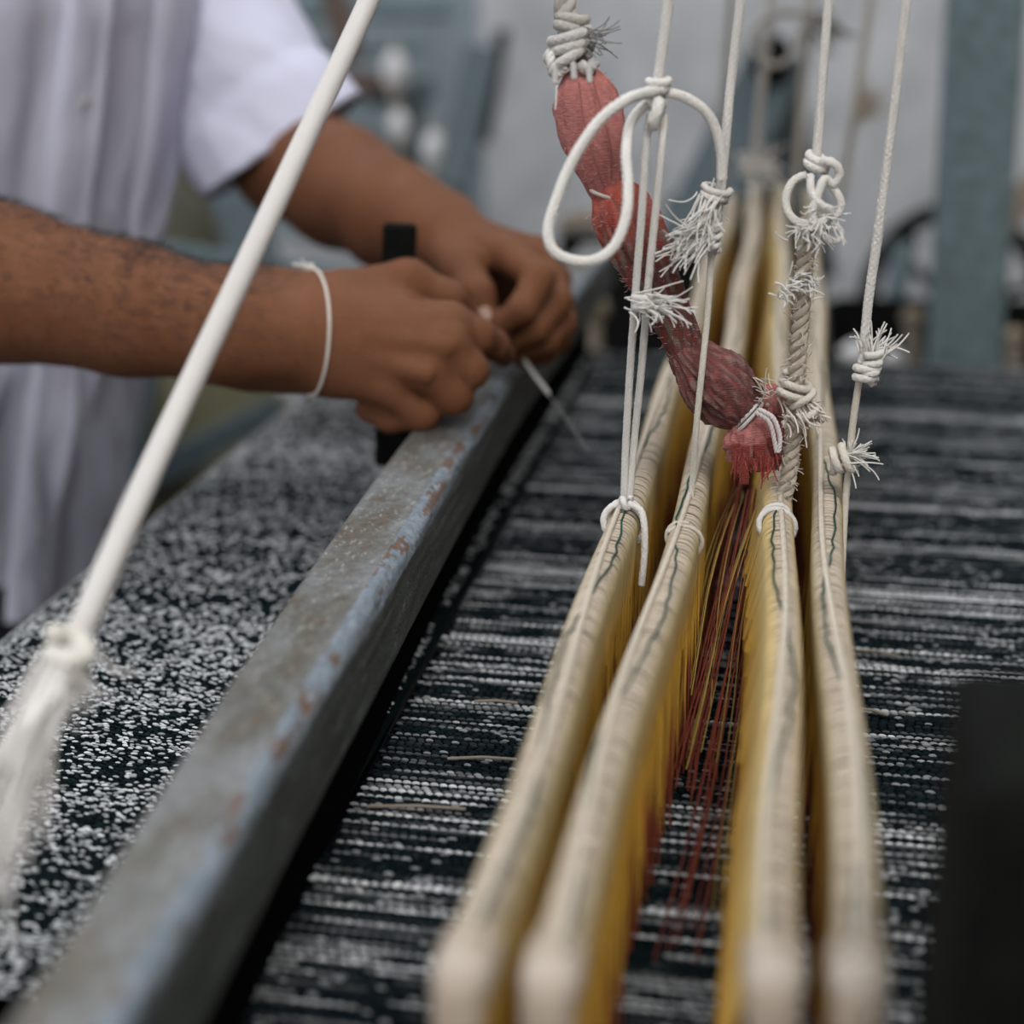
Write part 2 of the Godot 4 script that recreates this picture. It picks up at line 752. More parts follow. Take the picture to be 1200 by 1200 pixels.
func room() -> void:
	struct("floor", slab(Vector3(-3.2, -0.1, -4.2), Vector3(2.6, 0, 2.6)), M.floor, "brownish grey concrete workshop floor under the loom", "floor")
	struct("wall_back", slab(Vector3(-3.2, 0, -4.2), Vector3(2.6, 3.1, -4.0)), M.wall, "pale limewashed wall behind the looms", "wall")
	struct("wall_right", slab(Vector3(2.4, 0, -4.2), Vector3(2.6, 3.1, 2.6)), M.low_bounce_wall, "dim grey side wall to the right of the loom", "wall")
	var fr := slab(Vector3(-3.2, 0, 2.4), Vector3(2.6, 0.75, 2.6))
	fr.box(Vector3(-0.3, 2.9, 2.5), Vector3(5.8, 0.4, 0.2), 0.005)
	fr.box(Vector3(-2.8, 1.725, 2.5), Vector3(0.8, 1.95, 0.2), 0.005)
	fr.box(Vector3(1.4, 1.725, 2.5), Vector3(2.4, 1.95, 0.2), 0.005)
	struct("wall_front", fr, M.low_bounce_wall, "dim grey wall with an open bay behind the viewer", "wall")
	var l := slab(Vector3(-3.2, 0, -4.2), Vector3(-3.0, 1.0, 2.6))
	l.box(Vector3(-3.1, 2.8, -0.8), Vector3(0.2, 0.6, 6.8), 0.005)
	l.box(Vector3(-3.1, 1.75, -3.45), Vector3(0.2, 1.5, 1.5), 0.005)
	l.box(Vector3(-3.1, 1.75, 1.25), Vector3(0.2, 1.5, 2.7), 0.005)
	struct("wall_left", l, M.low_bounce_wall, "dim grey wall with an open window beyond the weaver", "wall")
	var c := Mb.new()
	for b in [[-3.2, -2.1, -4.2, 2.6], [1.9, 2.6, -4.2, 2.6], [-2.1, 0.1, -4.2, -2.8], [-2.1, 0.1, -0.2, 0.0], [-2.1, -0.4, 0.0, 2.6], [1.4, 1.9, 0.0, 2.6], [-0.4, 1.4, 1.6, 2.6], [0.1, 1.9, -2.7, 0.0], [0.1, 1.9, -4.2, -3.7]]:
		c.box(Vector3((b[0] + b[1]) / 2.0, 3.15, (b[2] + b[3]) / 2.0), Vector3(b[1] - b[0], 0.12, b[3] - b[2]), 0.004)
	struct("ceiling", c, M.low_bounce_wall, "dim grey workshop ceiling with open roof lights", "ceiling")


func bar(mb: Mb, a: Vector3, b: Vector3, w: float, th: float, side := Vector3.RIGHT) -> void:
	mb.board(a, b, w, th, side)


# a square section piece between two picture points at one or two real distances
func stick(mb: Mb, x0: float, y0: float, d0: float, x1: float, y1: float, d1: float, w: float, deep := 0.6) -> void:
	var a := at(x0, y0, d0)
	var b := at(x1, y1, d1)
	mb.board(a, b, w * d0 / F, w * d0 / F * deep, cam_xf.basis.x if absf(y1 - y0) > absf(x1 - x0) else cam_xf.basis.y)


func background() -> void:
	# another loom behind the weaver
	var loom := thing("background_loom", "blurred teal wooden loom standing in the background behind the weaver's far arm", "loom", at(470, 300, 3.0))
	var mb := Mb.new()
	stick(mb, 330, 62, 2.9, 500, 54, 3.0, 15)
	part("rail", mb, M.pale_teal, loom)
	mb = Mb.new()
	stick(mb, 430, 112, 2.9, 508, 104, 2.95, 26)
	part("rail", mb, M.teal, loom)
	mb = Mb.new()
	stick(mb, 310, 12, 3.0, 530, 8, 3.1, 26)
	part("rail", mb, M.pale_teal, loom)
	mb = Mb.new()
	stick(mb, 488, 96, 2.95, 480, 420, 2.95, 22)
	part("post", mb, M.teal, loom)
	mb = Mb.new()
	stick(mb, 566, 58, 2.9, 528, 225, 2.8, 38)
	stick(mb, 528, 215, 2.8, 522, 480, 2.8, 30)
	part("post", mb, M.teal, loom)
	mb = Mb.new()
	stick(mb, 589, 36, 3.0, 566, 165, 2.9, 17)
	part("lever", mb, M.dark, loom, "dark slanting lever")
	mb = Mb.new()
	stick(mb, 360, 150, 2.9, 560, 190, 2.95, 22)
	part("rail", mb, M.teal, loom)
	mb = Mb.new()
	stick(mb, 300, 130, 3.25, 565, 120, 3.25, 300, 0.05)
	whole("hanging_sheet", mb, M.sheet, "grey green cloth sheet hanging behind the background loom", "cloth sheet")
	mb = Mb.new()
	stick(mb, 376, -60, 2.88, 412, 70, 2.88, 32)
	stick(mb, 400, 95, 2.88, 450, 100, 2.88, 26)
	part("brown_lever", mb, M.brown, loom, "brown wooden lever beside the sleeve")
	for q in [[467, 150, 15, "pale spool on the background loom, next to the weaver's far forearm"], [508, 178, 18, "pale spool hanging by the teal leaning post of the background loom"], [462, 84, 18, "pale folded cloth lying between the rails of the background loom"]]:
		mb = Mb.new()
		var d := 2.85
		mb.ball(at(q[0], q[1], d), Vector3(q[2] * 0.8, q[2] * 1.3, q[2] * 0.8) * d / F, Color.WHITE)
		mb.tube(ats([[q[0], q[1] - q[2] * 1.7, d], [q[0], q[1] + q[2] * 1.7, d]]), one(0.008), 8, hue(Color(0.5, 0.4, 0.3)))
		whole("yarn_spool" if q[2] < 18 or q[0] > 500 else "folded_cloth", mb, M.white, q[3], "spool" if q[2] < 18 or q[0] > 500 else "cloth")
	# frame pieces behind and under the weaver's arms
	var t := thing("side_bench", "dark teal bench with a leaning plank seen under the weaver's sleeve", "bench", at(270, 300, 2.1))
	mb = Mb.new()
	stick(mb, 262, 190, 2.1, 315, 350, 2.05, 58)
	part("plank", mb, M.teal, t)
	mb = Mb.new()
	stick(mb, 130, 285, 2.0, 420, 330, 2.1, 24)
	part("rail", mb, M.pale_teal, t)
	mb = Mb.new()
	stick(mb, 180, 340, 2.0, 100, 740, 1.9, 50)
	part("leg", mb, M.teal, t)
	mb = Mb.new()
	stick(mb, 90, 600, 1.95, 330, 480, 2.1, 40)
	part("brace", mb, M.teal, t)
	mb = Mb.new()
	mb.ball(at(225, 250, 2.3) - Vector3(0, 0.32, 0), Vector3(0.09, 0.45, 0.09), Color.WHITE, Basis.IDENTITY, 24, 14)
	whole("tall_sack", mb, M.sack, "tall olive cloth sack standing between the weaver's shirt and his sleeve", "sack")
	mb = Mb.new()
	mb.ball(at(225, 560, 2.2), Vector3(0.20, 0.16, 0.18), Color(1.1, 0.95, 0.7), Basis.IDENTITY, 24, 14)
	whole("floor_sack", mb, M.sack, "olive brown sack on the floor beyond the cloth edge below the near arm", "sack")
	# middle: teal trestle behind the far shaft ends
	t = thing("teal_trestle", "blurred teal trestle with a slanting brace behind the far ends of the heald shafts", "trestle", at(870, 300, 2.4))
	mb = Mb.new()
	stick(mb, 912, 70, 2.4, 800, 300, 2.3, 72)
	part("brace", mb, M.teal, t)
	mb = Mb.new()
	stick(mb, 905, 110, 2.45, 950, 330, 2.45, 60)
	part("brace", mb, M.teal, t)
	mb = Mb.new()
	stick(mb, 780, 262, 2.4, 965, 262, 2.4, 60)
	part("rail", mb, M.teal, t)
	mb = Mb.new()
	mb.ball(at(905, 72, 2.35), Vector3(0.032, 0.04, 0.03), Color.WHITE)
	part("peg", mb, M.dark, t)
	# dark bench beyond the batten's end
	t = thing("low_bench", "low dark bench beyond the far end of the batten", "bench", at(740, 400, 2.2))
	mb = Mb.new()
	stick(mb, 655, 300, 2.3, 960, 300, 2.3, 50)
	part("bench_top", mb, M.dark, t)
	mb = Mb.new()
	stick(mb, 640, 380, 2.25, 960, 385, 2.25, 110)
	part("panel", mb, M.dark, t)
	mb = Mb.new()
	mb.ball(at(694, 362, 1.95), Vector3(0.022, 0.022, 0.022), Color(1.3, 1.05, 0.9))
	mb.tube(ats([[694, 345, 1.95], [694, 420, 1.95]]), one(0.012), 10, hue(Color.WHITE))
	whole("bobbin", mb, M.tan, "tan wooden bobbin standing just past the end of the batten", "bobbin")
	mb = Mb.new()
	stick(mb, 655, 262, 2.35, 730, 256, 2.35, 22)
	whole("wooden_block", mb, M.tan, "tan wooden block lying on the dark bench, behind the red bundle", "block")
	# right: dark winding wheel and clutter under the white wall
	t = thing("yarn_winder", "dark wooden yarn winding wheel half hidden behind the grey teal post", "wheel", at(1130, 420, 2.5))
	mb = Mb.new()
	var ring := PackedVector3Array()
	for k in 49:
		var an := TAU * k / 48.0
		ring.push_back(at(1120 + 105 * cos(an), 365 - 118 * sin(an), 2.5 + 0.05 * cos(an)))
	mb.tube(ring, one(0.016), 10, hue(Color.WHITE), false)
	part("rim", mb, M.dark, t)
	for k in 6:
		mb = Mb.new()
		var an := TAU * k / 6.0 + 0.3
		mb.tube(ats([[1120, 365, 2.5], [1120 + 104 * cos(an), 365 - 117 * sin(an), 2.5 + 0.05 * cos(an)]]), one(0.009), 8, hue(Color.WHITE))
		part("spoke", mb, M.dark, t)
	mb = Mb.new()
	stick(mb, 975, 388, 2.3, 1300, 392, 2.4, 76)
	part("base", mb, M.dark, t)
	mb = Mb.new()
	stick(mb, 1160, 223, 2.6, 1300, 223, 2.6, 14)
	whole("wall_shelf", mb, M.dark, "dark narrow shelf on the white wall right of the grey teal post", "shelf")
	mb = Mb.new()
	stick(mb, 1230, 190, 2.3, 1112, 356, 2.3, 30)
	whole("slanting_plank", mb, M.tan, "pinkish pale plank slanting to the right of the grey teal post", "plank")
	mb = Mb.new()
	stick(mb, 1060, 285, 2.32, 1049, 355, 2.32, 26)
	whole("teal_block", mb, M.pale_teal, "small teal block standing left of the grey teal post", "block")
	mb = Mb.new()
	mb.ball(at(1064, 284, 2.47), Vector3.ONE * 0.017, Color(8, 8, 8))
	part("yarn_ball", mb, M.dark, t, "white ball of yarn on the wheel rim")
	t = thing("side_table", "low dark table behind the far edge of the warp, carrying balls of yarn", "table", at(1090, 440, 2.05))
	mb = Mb.new()
	stick(mb, 965, 446, 2.05, 1260, 450, 2.1, 18, 10.0)
	part("table_top", mb, M.dark, t)
	for x in [975, 1250]:
		mb = Mb.new()
		var a := at(x, 446, 2.07)
		bar(mb, a, Vector3(a.x, 0.0, a.z), 0.04, 0.04)
		part("leg", mb, M.dark, t)
	for q in [[1003, 416, 17, "white ball of yarn behind the tuft of the rightmost cord"], [1046, 422, 14, "pale ball of yarn at the foot of the grey teal post, by the warp edge"]]:
		mb = Mb.new()
		var r: float = q[2] * 2.05 / F
		var o := at(q[0], q[1], 2.05)
		mb.ball(o, Vector3.ONE * r, Color.WHITE, Basis.IDENTITY, 20, 12)
		coil(mb, o, Vector3(0.2, 1, 0.3), r * 0.98, r * 0.10, 4.0, r * 0.6, Color(0.9, 0.88, 0.85))
		whole("yarn_ball", mb, M.white, q[3], "yarn ball")
	for q in [[1070, 366, "tan wooden bobbin against the left edge of the grey teal post"], [1188, 388, "tan wooden bobbin to the right of the grey teal post"]]:
		mb = Mb.new()
		mb.tube(ats([[q[0], q[1], 2.05], [q[0], 440, 2.05]]), one(0.011), 12, hue(Color.WHITE))
		mb.ball(at(q[0], q[1] + 6, 2.05), Vector3(0.016, 0.012, 0.016), Color(1.2, 1.0, 0.9))
		whole("bobbin", mb, M.tan, q[2], "bobbin")


func loom_frame() -> void:
	var t := thing("loom_frame", "teal painted wooden loom frame carrying the dark warp, its far post by the white wall", "loom", Vector3(0, 0, -1))
	var mb := Mb.new()
	var p := at(1125, 410, 1.85)
	bar(mb, Vector3(p.x + 0.03, 0, p.z), Vector3(p.x - 0.045, 2.3, p.z), 0.082, 0.07)
	part("post", mb, M.pale_teal, t, "grey teal upright post at the far side of the loom")
	mb = Mb.new()
	p = at(1205, 850, 0.37)
	bar(mb, Vector3(p.x + 0.02, 0, p.z), Vector3(p.x + 0.02, p.y, p.z), 0.07, 0.07)
	part("post", mb, M.dark, t, "dark short post at the near side of the loom")
	mb = Mb.new()
	bar(mb, Vector3(-0.430, 0.795, -0.2), Vector3(-0.430, 0.795, -1.75), 0.05, 0.05)
	part("breast_beam", mb, M.teal, t)
	mb = Mb.new()
	bar(mb, Vector3(0.95, 0.80, -0.2), Vector3(0.95, 0.80, -1.75), 0.09, 0.09)
	part("warp_beam", mb, M.teal, t)
	mb = Mb.new()
	bar(mb, Vector3(-0.01, 2.10, -0.20), Vector3(-0.01, 2.10, -1.95), 0.13, 0.04)
	part("head_board", mb, M.teal, t)
	for z in [-0.42, -1.80]:
		mb = Mb.new()
		bar(mb, Vector3(-0.48, 0.80 if z > -1.0 else 0.66, z), Vector3(1.05, 0.80 if z > -1.0 else 0.66, z), 0.05, 0.08, Vector3.UP)
		part("side_rail", mb, M.teal, t)
		for x in [-0.44, 1.0]:
			mb = Mb.new()
			bar(mb, Vector3(x, 0, z), Vector3(x, 0.8, z), 0.07, 0.07)
			part("leg", mb, M.teal, t)


func beads(called: String, where: Array[Transform3D], cols: PackedColorArray, parent: Node3D, label: String) -> void:
	var s := SphereMesh.new()
	s.radius = 0.5
	s.height = 1.0
	s.radial_segments = 8
	s.rings = 4
	var mm := MultiMesh.new()
	mm.transform_format = MultiMesh.TRANSFORM_3D
	mm.use_colors = true
	mm.mesh = s
	mm.instance_count = where.size()
	for i in where.size():
		mm.set_instance_transform(i, where[i])
		mm.set_instance_color(i, cols[i])
	var o := MultiMeshInstance3D.new()
	o.name = called
	o.multimesh = mm
	o.material_override = M.yarn
	o.set_meta("kind", "stuff")
	o.set_meta("label", label)
	parent.add_child(o, true)
	o.position = -parent.position


func cloth_and_warp() -> void:
	var white := Color(0.62, 0.63, 0.63)
	# woven cloth left of the batten
	var t := thing("woven_cloth", "black cloth speckled with white, already woven, between the batten and the weaver", "cloth", Vector3(-0.33, 0.85, -0.9))
	var mb := Mb.new()
	var pts := PackedVector3Array()
	var prof := [Vector2(-0.19, 0.847), Vector2(-0.30, 0.847), Vector2(-0.40, 0.847), Vector2(-0.425, 0.846), Vector2(-0.445, 0.841), Vector2(-0.459, 0.830), Vector2(-0.466, 0.814), Vector2(-0.467, 0.70), Vector2(-0.467, 0.40)]
	for j in 2:
		for q in prof:
			pts.push_back(Vector3(q.x, q.y, -0.447 if j == 0 else -1.56))
	mb.grid(pts, prof.size(), 2, hue(Color(0.006, 0.008, 0.010)))
	part("cloth", mb, M.yarn, t)
	var where: Array[Transform3D] = []
	var cols := PackedColorArray()
	var dark := Color(0.0075, 0.0125, 0.0145)
	var z := -0.447
	while z > -1.555:
		var dens := clampf((0.38 if z > -0.8 else 0.27) + 0.24 * noise.get_noise_2d(z * 45.0, 3.0) + 0.30 * noise.get_noise_2d(z * 9.0, 8.0), 0.05, 0.75)
		var s := rng.randf() * 0.0033
		while s < 0.270:
			var x := -0.194 - s
			var y := 0.8480
			var tilt := 0.0
			if x < -0.418:
				var u := (-0.418 - x) / 0.046
				y -= 0.0005 + 0.022 * u * u
				tilt = -0.8 * u
			var pw := dens + 0.30 * noise.get_noise_2d(x * 130.0, z * 70.0)
			var on := rng.randf() < pw
			var b := Basis(Vector3.UP, rng.randf_range(-0.45, 0.35)) * Basis(Vector3.FORWARD, tilt + rng.randf_range(-0.12, 0.12))
			where.push_back(Transform3D(b.scaled_local(Vector3(0.0036, 0.0013, 0.0012) * rng.randf_range(0.7, 1.2)), Vector3(x, y + (0.0004 if on else 0.0), z + rng.randf_range(-0.0006, 0.0006))))
			cols.push_back(dark.lerp(white, rng.randf_range(0.25, 1.0)) if on else vary(dark, 0.5))
			s += 0.0033 * rng.randf_range(0.8, 1.2)
		z -= 0.0017
	beads("weave_floats", where, cols, t, "white and black yarn floats of the weave")
	# warp right of the batten
	t = thing("warp_sheet", "dark warp threads with white dyed dashes, stretched under the heald shafts", "warp", Vector3(0.3, 0.85, -0.9))
	mb = Mb.new()
	pts = PackedVector3Array()
	for j in 2:
		for i in 2:
			pts.push_back(Vector3(0.95 if i == 0 else -0.188, 0.846, -0.447 if j == 0 else -1.56))
	mb.grid(pts, 2, 2, hue(Color(0.005, 0.007, 0.009)))
	part("lower_layer", mb, M.yarn, t)
	where.clear()
	cols.clear()
	z = -0.447
	while z > -1.55:
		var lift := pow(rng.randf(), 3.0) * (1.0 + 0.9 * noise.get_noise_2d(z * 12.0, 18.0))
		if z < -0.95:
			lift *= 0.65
		var x := -0.186 + rng.randf() * 0.005
		var stop := 0.62 if z < -0.6 else 0.35
		var seed_ := rng.randf() * 500.0
		var gauge := rng.randf_range(0.8, 1.25) + 0.25 * lift
		while x < stop:
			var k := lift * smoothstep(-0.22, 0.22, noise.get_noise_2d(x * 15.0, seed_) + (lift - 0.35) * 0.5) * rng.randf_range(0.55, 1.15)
			if rng.randf() < 0.05:
				k += 0.35
			k = clampf(k, 0.0, 1.0)
			var b := Basis(Vector3.UP, rng.randf_range(-0.12, 0.04))
			where.push_back(Transform3D(b.scaled_local(Vector3(0.0046, 0.0017 * gauge, 0.0017 * gauge) * rng.randf_range(0.85, 1.1)), Vector3(x, 0.8478, z + rng.randf_range(-0.0002, 0.0002))))
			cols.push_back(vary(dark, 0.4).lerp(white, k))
			x += 0.0045
		z -= 0.0022
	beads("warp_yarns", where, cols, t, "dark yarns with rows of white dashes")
	# a few loose tan yarns lying on the warp
	mb = Mb.new()
	for q in [[525, 889, 605, 890], [556, 822, 606, 824], [430, 945, 545, 948], [1005, 762, 1050, 768], [1003, 830, 1040, 838]]:
		var a := on_plane(q[0], q[1], 0.851)
		var b := on_plane(q[2], q[3], 0.851)
		mb = Mb.new()
		mb.tube(PackedVector3Array([a, a.lerp(b, 0.5) + Vector3(0, 0.001, 0), b]), one(0.0009), 6, hue(Color(0.22, 0.19, 0.15)))
		part("loose_yarn", mb, M.yarn, t)


func on_plane(x: float, y: float, h: float) -> Vector3:
	var o := cam_xf.origin
	var d := at(x, y, 1.0) - o
	return o + d * ((h - o.y) / d.y)


func lookup(tab: Array, z: float) -> float:
	for i in tab.size() - 1:
		if z <= tab[i][0] and z >= tab[i + 1][0]:
			return lerpf(tab[i][1], tab[i + 1][1], (tab[i][0] - z) / (tab[i][0] - tab[i + 1][0]))
	return tab[0][1] if z > tab[0][0] else tab[tab.size() - 1][1]


var left_edge := [[-0.28, -0.192], [-0.352, -0.195], [-0.412, -0.200], [-0.52, -0.208], [-0.655, -0.215], [-0.808, -0.222], [-1.0, -0.226], [-1.2, -0.225], [-1.6, -0.218]]
var right_edge := [[-0.25, -0.161], [-0.373, -0.164], [-0.457, -0.168], [-0.649, -0.174], [-0.861, -0.182], [-1.032, -0.187], [-1.2, -0.188], [-1.6, -0.184]]


func batten() -> void:
	var t := thing("batten", "worn grey blue painted wooden batten lying across the loom under the weaver's hands", "batten", Vector3(-0.2, 0.92, -0.9))
	var mb := Mb.new()
	var pts := PackedVector3Array()
	var cols := PackedColorArray()
	var nz := 620
	var sect: Array = []   # parameter round the section: [fraction across, height, zone]
	for k in 5:
		sect.push_back([0.0, lerpf(0.905, 0.945, k / 4.0), 0])
	sect.push_back([0.02, 0.9485, 0])
	for k in 26:
		sect.push_back([lerpf(0.06, 0.78, k / 25.0), 0.950, 1])
	for k in 9:
		var u := k / 8.0
		sect.push_back([lerpf(0.80, 1.0, sin(u * PI / 2.0)), 0.950 - 0.0075 * (1.0 - cos(u * PI / 2.0)), 2])
	for k in 22:
		sect.push_back([1.0, lerpf(0.941, 0.906, k / 21.0), 3])
	sect.push_back([0.97, 0.904, 3])
	sect.push_back([0.5, 0.904, 3])
	sect.push_back([0.03, 0.904, 3])
	var nu := sect.size()
	for j in nz:
		var z := lerpf(-0.27, -1.62, float(j) / (nz - 1))
		var xl := lookup(left_edge, z)
		var xr := lookup(right_edge, z)
		for i in nu:
			var s = sect[i]
			var x := lerpf(xl, xr, s[0])
			var y: float = s[1]
			var wob := noise.get_noise_2d(z * 9.0, i * 0.15) * 0.0009
			var zone: int = s[2]
			if zone == 2:
				wob += minf(0.0, noise.get_noise_2d(z * 70.0, 40.0 + i * 0.2) + 0.15) * 0.002
			pts.push_back(Vector3(x + (wob if zone != 1 else 0.0), y + wob, z))
			var big := noise.get_noise_3d(x * 40.0, y * 40.0, z * 14.0)
			var mid := noise.get_noise_3d(x * 160.0, y * 160.0 + 9.0, z * 70.0)
			var str_ := noise.get_noise_3d(x * 420.0 + z * 60.0, y * 420.0, z * 60.0 + 5.0)
			var col := Color(0.115, 0.112, 0.09)
			if zone == 1:
				col = col.lerp(Color(0.19, 0.195, 0.19), clampf(0.5 + big * 1.6, 0.0, 1.0))
				col = col.lerp(Color(0.115, 0.085, 0.058), clampf(mid * 1.6 - 0.02 - big * 1.2, 0.0, 0.85))
				col = col.lerp(Color(0.42, 0.40, 0.36), clampf(str_ * 2.4 - 0.55, 0.0, 0.7))
				col = col.lerp(Color(0.20, 0.215, 0.22), smoothstep(0.70, 0.86, s[0]) * 0.6)
			elif zone == 2:
				col = Color(0.16, 0.20, 0.235).lerp(Color(0.24, 0.28, 0.315), clampf(0.5 + mid, 0.0, 1.0))
				var chip := noise.get_noise_2d(z * 22.0, 70.0 + i * 0.10) + 0.35 * str_
				if chip > 0.20 and s[0] < 0.97:
					col = Color(0.13, 0.075, 0.05)
			elif zone == 3:
				col = Color(0.058, 0.066, 0.058).lerp(Color(0.095, 0.112, 0.115), clampf(0.4 + big, 0.0, 1.0))
				var scr := noise.get_noise_2d((y * 260.0 + z * 130.0), z * 26.0 - y * 30.0)
				col = col.lerp(Color(0.36, 0.37, 0.34), clampf(scr * 2.6 - 0.9, 0.0, 0.7))
				col = col.lerp(Color(0.05, 0.07, 0.06), clampf(mid * 1.5, 0.0, 0.6))
			cols.push_back(col)
	mb.grid(pts, nu, nz, cols, true, true)
	for e in 2:
		var ring := PackedVector3Array()
		for i in nu:
			ring.push_back(pts[(0 if e == 0 else (nz - 1) * nu) + i])
		mb.poly(ring, Vector3(0, 0, 1.0 if e == 0 else -1.0), Color(0.10, 0.08, 0.06))
	part("hand_rail", mb, M.paint, t)
	mb = Mb.new()
	var z := -0.30
	while z > -1.54:
		var x := (lookup(left_edge, z) + lookup(right_edge, z)) / 2.0
		mb.box(Vector3(x, 0.872, z), Vector3(0.006, 0.070, 0.0009), 0.0001, Basis.IDENTITY, Color(0.02, 0.02, 0.02))
		z -= 0.0026
	part("reed", mb, M.dark, t, "dark close wires of the reed under the rail", "stuff")
	mb = Mb.new()
	for q in [[0.815, 0.03, 0.028]]:
		mb.board(Vector3(-0.182, q[0], -0.27), Vector3(-0.206, q[0], -1.60), q[1], q[2], Vector3.RIGHT, 0.003, Color(0.05, 0.05, 0.045))
	part("lower_rail", mb, M.paint, t)
	mb = Mb.new()
	var a := at(458, 545, 1.03)
	var b := at(469, 262, 0.985)
	mb.board(a, b, 0.0215, 0.014, Vector3(0.98, 0, -0.18), 0.002, Color(1, 1, 1))
	mb.board(at(458, 525, 1.03), at(500, 500, 1.03), 0.014, 0.012, Vector3.UP, 0.002, Color(1, 1, 1))
	part("peg", mb, M.dark, t, "dark upright wooden peg behind the weaver's near hand")


# ---------------------------------------------------------------- the weaver
var chest: Vector3
var hip: Vector3
var face_dir: Vector3
var lat: Vector3


func torso_point(ph: float, s: float, lift := 0.0) -> Vector3:
	# s 0 hem .. 1 chest button .. 1.75 collar; ph 0 front centre, positive towards his left
	var ax := hip.lerp(chest, s)
	var a := 0.188
	var b := 0.122
	if s < 1.0:
		a += 0.012 * (1.0 - s)
		b += 0.010 * (1.0 - s)
	if s > 1.15:
		var u := (s - 1.15) / 0.6
		a *= 1.0 - 0.62 * u * u
		b *= 1.0 - 0.40 * u * u
		ax -= face_dir * 0.035 * u
	var fold := 0.006 * noise.get_noise_2d(ph * 2.6 + s * 0.8, 40.0 + s * 0.7) * 2.0 * smoothstep(0.9, 0.1, s)
	fold += 0.005 * noise.get_noise_2d(ph * 1.8 + s * 1.5, s * 1.8)
	fold += 0.0008 * noise.get_noise_2d(ph * 6.0 - s * 3.0, s * 5.0)
	# creases across the chest and by the placket
	for q in [[0.42, 1.05, -0.9, 0.12, 0.005], [0.72, 0.72, 1.2, 0.09, 0.007], [-0.10, 0.9, 0.05, 0.08, -0.008], [0.32, 0.95, 0.15, 0.08, -0.004], [1.28, 0.9, 0.1, 0.14, -0.014], [0.20, 0.35, -0.8, 0.10, 0.008], [-0.35, 0.35, 1.5, 0.10, 0.008], [0.85, 0.45, -1.4, 0.10, 0.009]]:
		var d: float = (ph - q[0]) - q[2] * (s - q[1])
		fold += q[4] * exp(-d * d / (q[3] * q[3])) * exp(-pow((s - q[1]) / 0.35, 2.0))
	var r := Vector2(sin(ph) * a, cos(ph) * b)
	var dir := (lat * sin(ph) / a + face_dir * cos(ph) / b).normalized()
	return ax + lat * r.x + face_dir * r.y + dir * (fold + lift)


